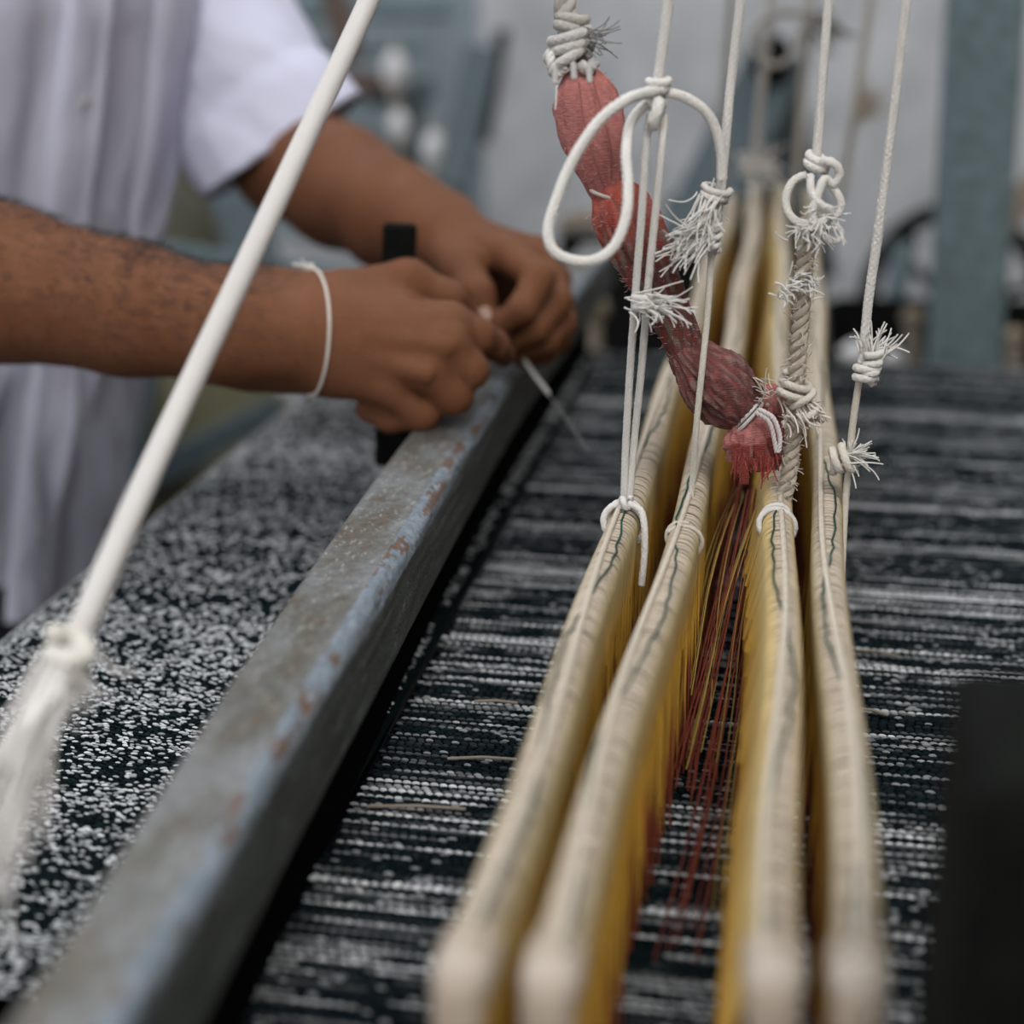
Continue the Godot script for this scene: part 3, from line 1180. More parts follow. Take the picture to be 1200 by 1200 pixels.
func person() -> void:
	var fw := Vector3(-sin(deg_to_rad(10.2715)), 0, -cos(deg_to_rad(10.2715)))
	var rt := Vector3(-fw.z, 0, fw.x)
	face_dir = rt * 0.81 - fw * 0.59
	lat = rt * 0.59 + fw * 0.81
	chest = at(75, 120, 1.15) - face_dir * 0.125
	hip = at(8, 700, 1.33) - face_dir * 0.125
	var t := thing("person", "weaver in a pale lavender short sleeved shirt, both hands pinching a thread over the batten", "person", Vector3(hip.x, 0, hip.z))
	# --- skin: arms, hands, neck, head, feet in one mesh
	var mb := Mb.new()
	var tint := func(p: Vector3, _n: Vector3) -> Color:
		var k := 0.5 + 0.5 * noise.get_noise_3d(p.x * 22.0, p.y * 22.0, p.z * 22.0)
		var w := 0.5 + 0.5 * noise.get_noise_3d(p.x * 120.0, p.y * 120.0, p.z * 120.0)
		return Color(0.135, 0.050, 0.021).lerp(Color(0.205, 0.088, 0.046), k * 0.7 + w * 0.3)
	near_arm().build(mb, 0.0028, tint)
	far_arm().build(mb, 0.0028, tint)
	var neck := hip.lerp(chest, 1.72) - face_dir * 0.03
	var s := Sdf.new()
	s.group(0.03, 0.0)
	var head := neck + Vector3(0, 0.17, 0) + face_dir * 0.05
	s.bone(neck - Vector3(0, 0.16, 0) - face_dir * 0.03, neck, 0.06, 0.055)
	s.bone(neck - lat * 0.10 - Vector3(0, 0.09, 0) - face_dir * 0.03, neck + lat * 0.10 - Vector3(0, 0.09, 0) - face_dir * 0.03, 0.04, 0.04)
	for e in [-0.5, 0.5]:
		s.bone(neck - Vector3(0, 0.10, 0) - face_dir * 0.03 + lat * 0.05 * e, hip + lat * 0.16 * e, 0.045, 0.085)
	s.bone(neck - Vector3(0, 0.09, 0) - face_dir * 0.03, at(-260, -150, 1.10), 0.045, 0.055)
	s.bone(neck - Vector3(0, 0.09, 0) - face_dir * 0.03, at(190, -45, 1.38), 0.045, 0.055)
	for e in [-1.0, 1.0]:
		var ft: Vector3 = Vector3(hip.x, 0.0, hip.z) + lat * 0.10 * e
		s.bone(hip + lat * 0.09 * e, ft + Vector3(0, 0.45, 0) + face_dir * 0.02, 0.075, 0.052)
		s.bone(ft + Vector3(0, 0.45, 0) + face_dir * 0.02, ft + Vector3(0, 0.06, 0), 0.050, 0.036)
	s.bone(neck, head - Vector3(0, 0.05, 0), 0.058, 0.06)
	s.bone(head, head + Vector3(0, 0.045, 0) - face_dir * 0.02, 0.085, 0.088)
	s.bone(head + face_dir * 0.035 - Vector3(0, 0.02, 0), head + face_dir * 0.055 - Vector3(0, 0.085, 0), 0.055, 0.032)
	s.group(0.008, 0.012)
	s.bone(head + face_dir * 0.092 + Vector3(0, 0.005, 0), head + face_dir * 0.108 - Vector3(0, 0.035, 0), 0.009, 0.014)
	s.bone(head + face_dir * 0.082 - Vector3(0, 0.068, 0) - lat * 0.02, head + face_dir * 0.082 - Vector3(0, 0.068, 0) + lat * 0.02, 0.009, 0.009)
	for e in [-1.0, 1.0]:
		s.bone(head + lat * 0.086 * e + Vector3(0, 0.012, 0), head + lat * 0.084 * e - Vector3(0, 0.03, 0), 0.015, 0.010)
		s.bone(head + face_dir * 0.080 + lat * 0.022 * e + Vector3(0, 0.022, 0), head + face_dir * 0.070 + lat * 0.048 * e + Vector3(0, 0.020, 0), 0.009, 0.008)
	s.group(0.003, -0.006)
	for e in [-1.0, 1.0]:
		s.bone(head + face_dir * 0.092 + lat * 0.032 * e + Vector3(0, 0.002, 0), head + face_dir * 0.092 + lat * 0.034 * e + Vector3(0, 0.002, 0), 0.012, 0.012)
	s.group(0.02, 0.02)
	for e in [-1.0, 1.0]:
		var ft: Vector3 = Vector3(hip.x, 0.0, hip.z) + lat * 0.10 * e
		s.bone(ft + Vector3(0, 0.045, 0) - face_dir * 0.03, ft + face_dir * 0.17 + Vector3(0, 0.028, 0), 0.042, 0.026)
	s.build(mb, 0.008, tint)
	part("body", mb, M.skin, t, "brown skinned bare forearms and hands")
	mb = Mb.new()
	for e in [-1.0, 1.0]:
		mb = Mb.new()
		mb.ball(head + face_dir * 0.079 + lat * 0.032 * e + Vector3(0, 0.002, 0), Vector3.ONE * 0.0115, Color(0.5, 0.48, 0.45))
		mb.ball(head + face_dir * 0.0865 + lat * 0.032 * e + Vector3(0, 0.002, 0), Vector3.ONE * 0.0052, Color(0.02, 0.012, 0.01))
		part("eye", mb, M.nail, t)
	mb = Mb.new()
	mb.ball(head + Vector3(0, 0.045, 0) - face_dir * 0.028, Vector3(0.096, 0.085, 0.098), Color.WHITE, Basis.IDENTITY, 24, 14)
	part("hair", mb, M.hair, t)
	nails(t)
	arm_hair(t)
	shirt(t)
	trousers(t)
	bracelet(t)


var palm_dbg := {}


func near_arm() -> Sdf:
	var s := Sdf.new()
	s.group(0.012, 0.0)
	var el := at(-150, 305, 1.03)
	var f1 := at(0, 332, 0.985)
	var f2 := at(150, 362, 0.965)
	var f3 := at(270, 383, 0.955)
	var wr := at(378, 392, 0.955)
	s.bone(at(-260, -150, 1.10), el, 0.058, 0.05)
	s.chain([el, f1, f2, f3, wr], [0.052, 0.0490, 0.0405, 0.0345, 0.0310])
	s.bone(at(300, 415, 0.975), at(385, 425, 0.972), 0.024, 0.021)
	s.bone(at(300, 352, 0.965), at(392, 358, 0.965), 0.022, 0.020)
	# back of the hand: metacarpals
	var k1 := at(528, 378, 0.940)
	var k2 := at(526, 404, 0.930)
	var k3 := at(500, 434, 0.929)
	var k4 := at(455, 454, 0.940)
	s.bone(at(400, 360, 0.955), k1, 0.0200, 0.0120)
	s.bone(at(402, 385, 0.945), k2, 0.0200, 0.0125)
	s.bone(at(400, 410, 0.948), k3, 0.0200, 0.0120)
	s.bone(at(395, 430, 0.955), k4, 0.0190, 0.0115)
	s.bone(at(420, 385, 0.985), at(520, 405, 0.970), 0.022, 0.016)
	s.bone(at(410, 420, 0.98), at(470, 445, 0.965), 0.020, 0.015)
	# index
	s.group(0.004, 0.005)
	s.chain([k1, at(560, 394, 0.946), at(578, 404, 0.965), at(590, 416, 0.992)], [0.0122, 0.0112, 0.0098, 0.0080])
	s.group(0.004, 0.005)
	s.chain([k2, at(551, 434, 0.936), at(506, 447, 0.952), at(470, 440, 0.975)], [0.0126, 0.0114, 0.0100, 0.0088])
	s.group(0.004, 0.005)
	s.chain([k3, at(533, 464, 0.937), at(488, 472, 0.953), at(452, 462, 0.975)], [0.0122, 0.0110, 0.0096, 0.0084])
	s.group(0.004, 0.005)
	s.chain([k4, at(496, 484, 0.944), at(458, 490, 0.957), at(430, 480, 0.975)], [0.0118, 0.0104, 0.0090, 0.0078])
	# thumb above the index
	s.group(0.006, 0.007)
	s.chain([at(412, 350, 0.968), at(478, 333, 0.968), at(524, 352, 0.972), at(556, 384, 1.000)], [0.0185, 0.0152, 0.0122, 0.0088])
	# tendons and knuckle caps, proud of the skin
	s.group(0.004, 0.006)
	s.bone(at(440, 372, 0.936), k1 + Vector3(0, 0.003, 0.008), 0.0034, 0.0052)
	s.bone(at(440, 395, 0.927), k2 + Vector3(0.002, 0.001, 0.010), 0.0034, 0.0056)
	s.bone(at(430, 418, 0.931), k3 + Vector3(0.002, 0.0, 0.010), 0.0034, 0.0056)
	# creases
	s.group(0.002, -0.003)
	s.bone(at(486, 348, 0.940), at(548, 374, 0.950), 0.0030, 0.0034)
	return s


func far_arm() -> Sdf:
	var s := Sdf.new()
	s.group(0.014, 0.0)
	var sh := at(190, -45, 1.38)
	var el := at(342, 184, 1.315)
	var wr := at(520, 278, 1.115)
	s.chain([sh, el], [0.060, 0.050])
	s.chain([el, at(400, 220, 1.25), at(455, 249, 1.187), wr], [0.0520, 0.0475, 0.0375, 0.0270])
	s.bone(at(455, 232, 1.20), at(528, 262, 1.125), 0.028, 0.021)
	s.bone(at(450, 275, 1.185), at(518, 296, 1.12), 0.026, 0.020)
	var k1 := at(600, 300, 1.055)
	var k2 := at(632, 300, 1.075)
	var k3 := at(648, 328, 1.095)
	var k4 := at(646, 356, 1.115)
	s.bone(at(535, 285, 1.10), k1, 0.0200, 0.0125)
	s.bone(at(540, 285, 1.11), k2, 0.0200, 0.0130)
	s.bone(at(540, 292, 1.125), k3, 0.0190, 0.0125)
	s.bone(at(538, 300, 1.135), k4, 0.0180, 0.0120)
	s.bone(at(545, 315, 1.115), at(610, 345, 1.105), 0.020, 0.015)
	# index hooks round to the pinch
	s.group(0.004, 0.005)
	s.chain([k1, at(632, 326, 1.03), at(612, 362, 1.022), at(578, 386, 1.030)], [0.0125, 0.0112, 0.0098, 0.0080])
	s.group(0.004, 0.005)
	s.chain([k2, at(652, 352, 1.055), at(628, 384, 1.040), at(592, 402, 1.045)], [0.0130, 0.0112, 0.0098, 0.0082])
	s.group(0.004, 0.005)
	s.chain([k3, at(657, 378, 1.075), at(640, 398, 1.060), at(606, 412, 1.060)], [0.0125, 0.0110, 0.0095, 0.0080])
	s.group(0.004, 0.005)
	s.chain([k4, at(652, 398, 1.10), at(638, 412, 1.085), at(612, 420, 1.08)], [0.0115, 0.0100, 0.0088, 0.0075])
	# thumb hangs to the pinch
	s.group(0.006, 0.007)
	s.chain([at(528, 296, 1.095), at(543, 318, 1.055), at(558, 345, 1.035), at(568, 372, 1.032)], [0.0190, 0.0150, 0.0125, 0.0098])
	s.group(0.002, -0.003)
	s.bone(at(592, 322, 1.02), at(586, 356, 1.02), 0.003, 0.003)
	return s


func nails(t: Node3D) -> void:
	var mb := Mb.new()
	var o := at(566, 368, 1.0225)
	var toward := (cam_xf.origin - o).normalized()
	var y := (at(570, 376, 1.02) - at(562, 356, 1.026)).normalized()
	var x := y.cross(toward).normalized()
	mb.ball(o, Vector3(0.0062, 0.0078, 0.0022), Color.WHITE, Basis(x, y, x.cross(y)), 16, 8)
	part("nail", mb, M.nail, t, "pale thumb nail of the far hand")


func arm_hair(t: Node3D) -> void:
	var mb := Mb.new()
	var path := ats([[-40, 325, 0.995], [0, 332, 0.985], [150, 362, 0.965], [270, 383, 0.955], [370, 392, 0.955]])
	var rad := [0.0505, 0.0505, 0.0405, 0.0345, 0.0320]
	var skin := near_arm()
	for k in 3600:
		var u := rng.randf() * 3.7
		if u > 2.9 and rng.randf() < (u - 2.9) / 0.8:
			u -= 1.5
		var i := int(u)
		var fr := u - i
		var o := path[i].lerp(path[i + 1], fr)
		var r := lerpf(rad[i], rad[i + 1], fr)
		var ax := (path[i + 1] - path[i]).normalized()
		var an := rng.randfn() * 1.0
		var side := ax.cross(Vector3.UP).normalized()
		if side.dot(cam_xf.basis.z) < 0.0:
			side = -side
		var up := side.cross(ax).normalized()
		if up.y < 0.0:
			up = -up
		var d := (up * cos(an) + side * sin(an)).normalized()
		skin.pick(o + d * r, 0.07)
		var far := r * 0.75
		while far < 0.09 and skin.val(o + d * far) < -0.0002:
			far += 0.0012
		var q := o + d * (far - 0.0008)
		var g := (ax * rng.randf_range(0.5, 1.0) + d * rng.randf_range(0.25, 0.75) + Vector3(rng.randfn(), rng.randfn(), rng.randfn()) * 0.3).normalized()
		var l := rng.randf_range(0.005, 0.011)
		mb.tube(PackedVector3Array([q, q + g * l * 0.5, q + (g + ax * 0.5 - d * 0.2).normalized() * l]), PackedFloat32Array([0.00014, 0.00012, 0.00007]), 3, hue(Color.WHITE), false)
	part("arm_hair", mb, M.hair, t, "short dark hair along the near forearm", "stuff")


func shirt(t: Node3D) -> void:
	var mb := Mb.new()
	var pts := PackedVector3Array()
	var nu := 150
	var nv := 110
	for j in nv:
		for i in nu:
			var ph := TAU * i / nu - PI
			var v := float(j) / (nv - 1)
			var hem := -0.06 + 0.08 * (1.0 - cos(ph)) * 0.5
			if ph < 0.02:
				hem += 0.10 * smoothstep(-0.5, 0.02, ph)
			pts.push_back(torso_point(ph, lerpf(hem, 1.75, v)))
	mb.grid(pts, nu, nv, hue(Color.WHITE), true, true)
	var body := part("shirt", mb, M.shirt, t, "pale lavender cotton shirt with a chest pocket and open hem")
	# front placket
	mb = Mb.new()
	patch(mb, 12, 90, func(u: float, v: float) -> Vector3:
		return torso_point(lerpf(-0.03, 0.21, u), lerpf(-0.05, 1.7, v), 0.0055 * minf(1.0, 10.0 * minf(u, 1.0 - u)) + (0.004 * exp(-pow((u - 0.85) / 0.08, 2.0)))))
	part("placket", mb, M.shirt, body)
	mb = Mb.new()
	patch(mb, 26, 40, func(u: float, v: float) -> Vector3:
		var e := minf(minf(u, 1.0 - u) * 14.0, minf(v * 14.0, 1.0))
		var s_ := lerpf(0.46, 1.22, v)
		if v < 0.2:
			s_ += 0.10 * absf(u - 0.5) * (1.0 - v / 0.2)
		return torso_point(lerpf(0.50, 1.18, u), s_, 0.0075 * e + 0.010 * v * v * sin(u * PI) + 0.006 * smoothstep(0.75, 1.0, u)))
	part("pocket", mb, M.shirt, body)
	for s in [0.15, 0.52, 1.0, 1.45]:
		mb = Mb.new()
		var o := torso_point(0.10, s, 0.005)
		var nrm := (o - hip.lerp(chest, s)).normalized()
		var x := nrm.cross(Vector3.UP).normalized()
		mb.ball(o, Vector3(0.0055, 0.0022, 0.0055), Color(0.75, 0.75, 0.8), Basis(x, nrm, x.cross(nrm)), 14, 8)
		part("button", mb, M.white, body)
	sleeve(body, at(190, -45, 1.38), at(356, 204, 1.32), at(320, 188, 1.332))
	sleeve(body, at(-290, -165, 1.12), at(-160, 300, 1.05), at(-190, 200, 1.07))
	# collar
	mb = Mb.new()
	patch(mb, 60, 8, func(u: float, v: float) -> Vector3:
		var ph := lerpf(-2.9, 2.9, u)
		return torso_point(ph, 1.72 + 0.07 * v, 0.004 + 0.012 * sin(v * PI)))
	part("collar", mb, M.shirt, body)


func patch(mb: Mb, nu: int, nv: int, f: Callable) -> void:
	var pts := PackedVector3Array()
	for j in nv:
		for i in nu:
			pts.push_back(f.call(float(i) / (nu - 1), float(j) / (nv - 1)))
	mb.grid(pts, nu, nv, hue(Color.WHITE), false, true)


func sleeve(parent: Node3D, sh: Vector3, el: Vector3, cuff: Vector3) -> void:
	var mb := Mb.new()
	var ax := (el - sh).normalized()
	var x := ax.cross(Vector3.UP).normalized()
	var y := ax.cross(x)
	var top := sh - ax * 0.07
	var pts := PackedVector3Array()
	var nu := 72
	var nv := 46
	var l := (cuff - top).length()
	# the hem hangs level with the bent elbow
	var toward := (cam_xf.origin - cuff).normalized()
	var a_c := ax.dot(toward)
	var c_perp := (toward - ax * a_c).normalized()
	var slope := 0.85 * a_c / sqrt(1.0 - a_c * a_c)
	for j in nv:
		var v := minf(float(j) / (nv - 5), 1.0)
		var back := maxf(0.0, j - (nv - 5)) * 0.006   # turned-in inner side of the cuff
		for i in nu:
			var an := TAU * i / nu
			var r := lerpf(0.085, 0.078, v)
			if v < 0.25:
				r *= 0.75 + v
			r += 0.0022 * smoothstep(0.80, 0.82, v) - 0.003 * exp(-pow((v - 0.80) / 0.025, 2.0))
			r += 0.008 * noise.get_noise_2d(an * 1.4 + v * 2.0, v * 2.4) * (1.0 - 0.5 * v) + 0.004 * sin(an * 3.0 + v * 7.0)
			var dd := (an - 2.2 - v * 2.2)
			r -= 0.010 * exp(-dd * dd / 0.05) * (1.0 - v)
			if back > 0.0:
				r -= 0.0025
			var rad := (x * cos(an) + y * sin(an)) * r
			pts.push_back(top + ax * (l * v - back + slope * rad.dot(c_perp) * smoothstep(0.35, 1.0, v)) + rad)
	mb.grid(pts, nu, nv, hue(Color.WHITE), true, false)
	part("sleeve", mb, M.shirt, parent)


func trousers(t: Node3D) -> void:
	var mb := Mb.new()
	var hips := hip
	for e in [-1.0, 1.0]:
		var p := PackedVector3Array()
		var r := PackedFloat32Array()
		var ft: Vector3 = Vector3(hip.x, 0.14, hip.z) + lat * 0.10 * e
		var tp: Vector3 = hips + lat * 0.085 * e + Vector3(0, 0.12, 0)
		for k in 14:
			var u := k / 13.0
			p.push_back(tp.lerp(ft, u) + face_dir * 0.03 * sin(u * PI))
			r.push_back(lerpf(0.105, 0.075, u) + 0.004 * sin(k * 1.9))
		mb.tube(p, r, 28, hue(Color.WHITE))
	part("trousers", mb, M.trousers, t, "dark trousers below the shirt hem")


func bracelet(t: Node3D) -> void:
	var mb := Mb.new()
	var p := PackedVector3Array()
	var c0 := at(374, 392, 0.963)
	var ax := (at(430, 400, 0.955) - at(300, 385, 0.955)).normalized()
	var up := (at(360, 325, 0.955) - at(372, 455, 0.955)).normalized()
	up = (up - ax * up.dot(ax)).normalized()
	var out := up.cross(ax).normalized()
	if out.dot(cam_xf.basis.z) < 0.0:
		out = -out
	var skin := near_arm()
	skin.pick(c0, 10.0)
	for k in 49:
		var an := TAU * k / 48.0
		var dir := up * cos(an) + out * sin(an)
		var o := c0 + ax * (0.0175 * maxf(0.0, sin(an)) - 0.004 * cos(an) - 0.006)
		var far := 0.015
		while far < 0.07 and skin.val(o + dir * far) < 0.0009:
			far += 0.0006
		p.push_back(o + dir * far)
	rope(mb, p, 0.0011, 0.006, Color(1.0, 0.93, 0.86))
	fray(mb, p[0], at(355, 318, 0.95) - at(372, 326, 0.95), 0.011, 8, 0.22, 0.0006, Color(1.0, 0.95, 0.9), 0.0, 0.0008)
	coil(mb, p[0], ax, 0.002, 0.0012, 2.0, 0.003, Color(1.0, 0.93, 0.86))
	part("bracelet", mb, M.cord, t, "thin white thread bracelet knotted on the near wrist")
	# the thread between the fingers
	mb = Mb.new()
	rope(mb, curve(ats([[600, 408, 1.075], [612, 420, 1.06], [624, 436, 1.035], [643, 461, 1.01]]), 8), 0.0016, 0.006, Color(0.55, 0.55, 0.53))
	mb.tube(curve(ats([[642, 461, 1.01], [660, 485, 1.0], [690, 530, 0.99]]), 6), one(0.0003), 4, hue(Color(0.5, 0.5, 0.5)))
	whole("twisted_thread", mb, M.cord, "short twisted grey thread end hanging from the weaver's fingertips", "thread")


# ---------------------------------------------------------------- heald shafts
var shaft_ends: Array = []


func shaft_point(i: int, u: float) -> Vector3:
	var q = shaft_ends[i]
	var p: Vector3 = q[0].lerp(q[1], u)
	p.x += q[2] * sin(u * PI) + 0.0016 * sin(u * 23.0 + i * 2.0)
	p.y += q[3] * sin(u * PI) + 0.0012 * sin(u * 19.0 + i)
	return p


func heald_shafts() -> void:
	shaft_ends = [
		[at(543, 1140, 0.44), at(858, 235, 1.62), 0.001, -0.004],
		[at(640, 1150, 0.44), at(888, 225, 1.62), 0.0095, -0.004],
		[at(912, 1150, 0.44), at(916, 225, 1.62), 0.0, -0.004],
		[at(1008, 1150, 0.44), at(950, 228, 1.62), -0.002, -0.004],
	]
	var names := ["leftmost of the four thread covered heald shafts, tied to the paired white cords", "second heald shaft from the left, under the hanging red cloth", "third heald shaft from the left, golden on its near side, under the fuzzy braid", "rightmost of the four heald shafts, with a green line along its top"]
	for i in 4:
		var t := thing("heald_shaft", names[i], "heald shaft", shaft_point(i, 0.5), "heald shafts")
		var mb := Mb.new()
		var p := PackedVector3Array()
		var r := PackedFloat32Array()
		for k in 60:
			var u := k / 59.0
			p.push_back(shaft_point(i, u))
			r.push_back(0.0054 + 0.0004 * noise.get_noise_1d(u * 40.0 + i))
		mb.tube(p, r, 16, hue(Color(0.42, 0.38, 0.34)))
		# the rod is a lath on edge, its lower part between the threads
		var q2 := PackedVector3Array()
		for k in 60:
			q2.push_back(p[k] - Vector3(0, 0.014, 0))
		mb.tube(q2, one(0.0045), 12, hue(Color(0.42, 0.38, 0.34)))
		part("rod", mb, M.wrap, t)
		# pale wrapped end
		mb = Mb.new()
		var e := shaft_point(i, 0.0)
		var ax := (shaft_point(i, 0.0) - shaft_point(i, 0.05)).normalized()
		mb.ball(e + ax * 0.002, Vector3(0.0088, 0.0100, 0.0088), Color(1.05, 0.98, 1.0), Basis.IDENTITY, 20, 12)
		coil(mb, e - ax * 0.006, ax, 0.0072, 0.0016, 5.0, 0.012, Color(1.0, 0.95, 0.93))
		mb.tube(PackedVector3Array([e + ax * 0.006, e + ax * 0.008 - Vector3(0, 0.02, 0), e + ax * 0.004 - Vector3(0, 0.05, 0)]), PackedFloat32Array([0.008, 0.007, 0.006]), 12, hue(Color(0.95, 0.88, 0.84)))
		part("wrapped_end", mb, M.wrap, t, "pale cloth wrapped rod end")
		# loops over the rod, running down into the warp
		mb = Mb.new()
		var count := 345
		for k in count:
			var u := (k + rng.randf_range(-0.25, 0.25)) / count
			u = 1.0 - pow(1.0 - clampf(u, 0.0, 1.0), 1.0)
			heddle(mb, i, u, 0.00105, true)
		part("heddle_loops", mb, M.thread, t, "cream thread loops over the rod", "stuff")
		mb = Mb.new()
		for k in 1000:
			heddle(mb, i, rng.randf(), 0.0005, false)
		part("heddle_threads", mb, M.thread, t, "golden and rust red threads running down into the warp", "stuff")
		# cords lying along the ridge
		mb = Mb.new()
		var q := PackedVector3Array()
		for k in 160:
			var u := k / 159.0
			q.push_back(shaft_point(i, u) + Vector3(0.004 * sin(u * 33.0 + i * 1.7) + 0.0022 * noise.get_noise_1d(u * 190.0), 0.0076, 0))
		mb.tube(q, one(0.00055), 6, hue(Color(0.035, 0.07, 0.055)))
		part("green_yarn", mb, M.yarn, t, "dark green yarn winding along the ridge")
		mb = Mb.new()
		q = PackedVector3Array()
		for k in 120:
			var u := k / 119.0
			q.push_back(shaft_point(i, u) + Vector3(-0.001 + 0.0028 * sin(u * 14.0 + i * 2.2), 0.0076, 0))
		rope(mb, q, 0.0015, 0.009, Color(0.80, 0.73, 0.62))
		part("ridge_cord", mb, M.cord, t)
		if i == 2:
			mb = Mb.new()
			loose(mb)
			part("loose_threads", mb, M.thread, t, "loose red and gold threads slanting down to the warp", "stuff")


func heddle(mb: Mb, i: int, u: float, r: float, loop: bool) -> void:
	var o := shaft_point(i, u)
	var cream := vary(Color(0.44, 0.365, 0.28), 0.12)
	var pale := vary(Color(0.39, 0.31, 0.165), 0.14)
	var gold := vary(Color(0.52, 0.285, 0.035), 0.2)
	var rust := vary(Color(0.22, 0.045, 0.018), 0.3)
	if i == 2:
		pale = vary(Color(0.49, 0.36, 0.155), 0.14)
	var red_at := rng.randf_range(0.045, 0.085)
	var floor_y := 0.853
	if loop:
		var p := PackedVector3Array()
		var c := PackedColorArray()
		var dz := rng.randf_range(-0.002, 0.002)
		var hang := rng.randf_range(0.018, 0.034)
		for k in 15:
			var w := k / 14.0 * 2.0 - 1.0      # -1 left bottom .. 1 right bottom
			var s := signf(w)
			var a := absf(w)
			if a < 0.6:
				var an := a / 0.6 * PI * 0.5
				p.push_back(o + Vector3(s * 0.0068 * sin(an), 0.0068 * cos(an), dz * a))
				c.push_back(cream.lerp(pale, smoothstep(0.40, 0.85, a / 0.6) if i != 2 or s > 0.0 else smoothstep(0.05, 0.5, a / 0.6)))
			else:
				var dn := (a - 0.6) / 0.4
				var drop := dn * hang
				p.push_back(o + Vector3(s * (0.0068 - 0.001 * dn) - (0.28 * drop if i == 2 and s < 0.0 else 0.0), -drop, dz))
				c.push_back(pale.lerp(gold, dn))
		mb.tube(p, one(r), 6, c, false)
	else:
		for s in [-1.0, 1.0]:
			var p := PackedVector3Array()
			var c := PackedColorArray()
			var flare := 0.0075 if i == 2 else 0.0
			var sway := Vector3(rng.randf_range(-0.004, 0.004), 0, rng.randf_range(-0.012, 0.012))
			var inn := rng.randf_range(0.0, 0.005)
			for k in 8:
				var dn := k / 7.0
				var y := lerpf(o.y, floor_y, dn)
				p.push_back(Vector3(o.x + s * (0.0066 - inn * dn) - (flare * minf(1.0, dn * 3.0) if s < 0.0 else 0.0), y, o.z) + sway * dn * dn)
				var drop := o.y - y
				if drop < 0.018:
					c.push_back(pale)
				elif drop < red_at:
					c.push_back(gold)
				else:
					c.push_back(rust)
			mb.tube(p, one(r), 4, c, false)


func loose(mb: Mb) -> void:
	var red := Color(0.20, 0.035, 0.014)
	var gold := Color(0.34, 0.22, 0.05)
	for q in [
		[[880, 575, 0.82], [858, 690, 0.785], [838, 780, 0.75], [815, 870, 0.722], [806, 925, 0.705], red, 12],
		[[868, 560, 0.83], [842, 690, 0.80], [826, 760, 0.775], [812, 830, 0.74], [802, 880, 0.722], red, 10],
		[[893, 600, 0.82], [872, 720, 0.775], [850, 830, 0.735], [825, 960, 0.675], [790, 1100, 0.61], red, 12],
		[[898, 640, 0.80], [886, 740, 0.765], [872, 850, 0.72], [858, 960, 0.67], [850, 1060, 0.625], gold, 6],
		[[890, 590, 0.815], [870, 650, 0.795], [852, 715, 0.778], [836, 800, 0.745], [818, 880, 0.722], gold, 9],
		[[868, 575, 0.83], [850, 620, 0.82], [834, 680, 0.80], [824, 740, 0.78], [815, 800, 0.755], gold, 7],
	]:
		for k in int(q[6]):
			var p := PackedVector3Array()
			var j := Vector3(rng.randfn(), rng.randfn() * 0.4, rng.randfn() * 2.0) * 0.0022
			for m in 5:
				p.push_back(at(q[m][0], q[m][1], q[m][2]) + j * (0.5 + m * 0.45))
			mb.tube(curve(p, 4), one(0.00032), 4, hue(vary(q[5], 0.3)), false)


# ---------------------------------------------------------------- cords
# the point of a shaft that the camera sees at picture row y
func shaft_at(i: int, y: float) -> Vector3:
	var best := 0.0
	var miss := 1e9
	for k in 400:
		var l := cam_xf.affine_inverse() * shaft_point(i, k / 399.0)
		var row := 600.0 + F * l.y / l.z
		if absf(row - y) < miss:
			miss = absf(row - y)
			best = k / 399.0
	return shaft_point(i, best)


const COTTON := Color(1.0, 0.98, 0.95)


func cord_thing(label: String, called := "harness_string") -> Node3D:
	return thing(called, label, "cord", Vector3(0, 1, -0.7), "cords holding the heald shafts")


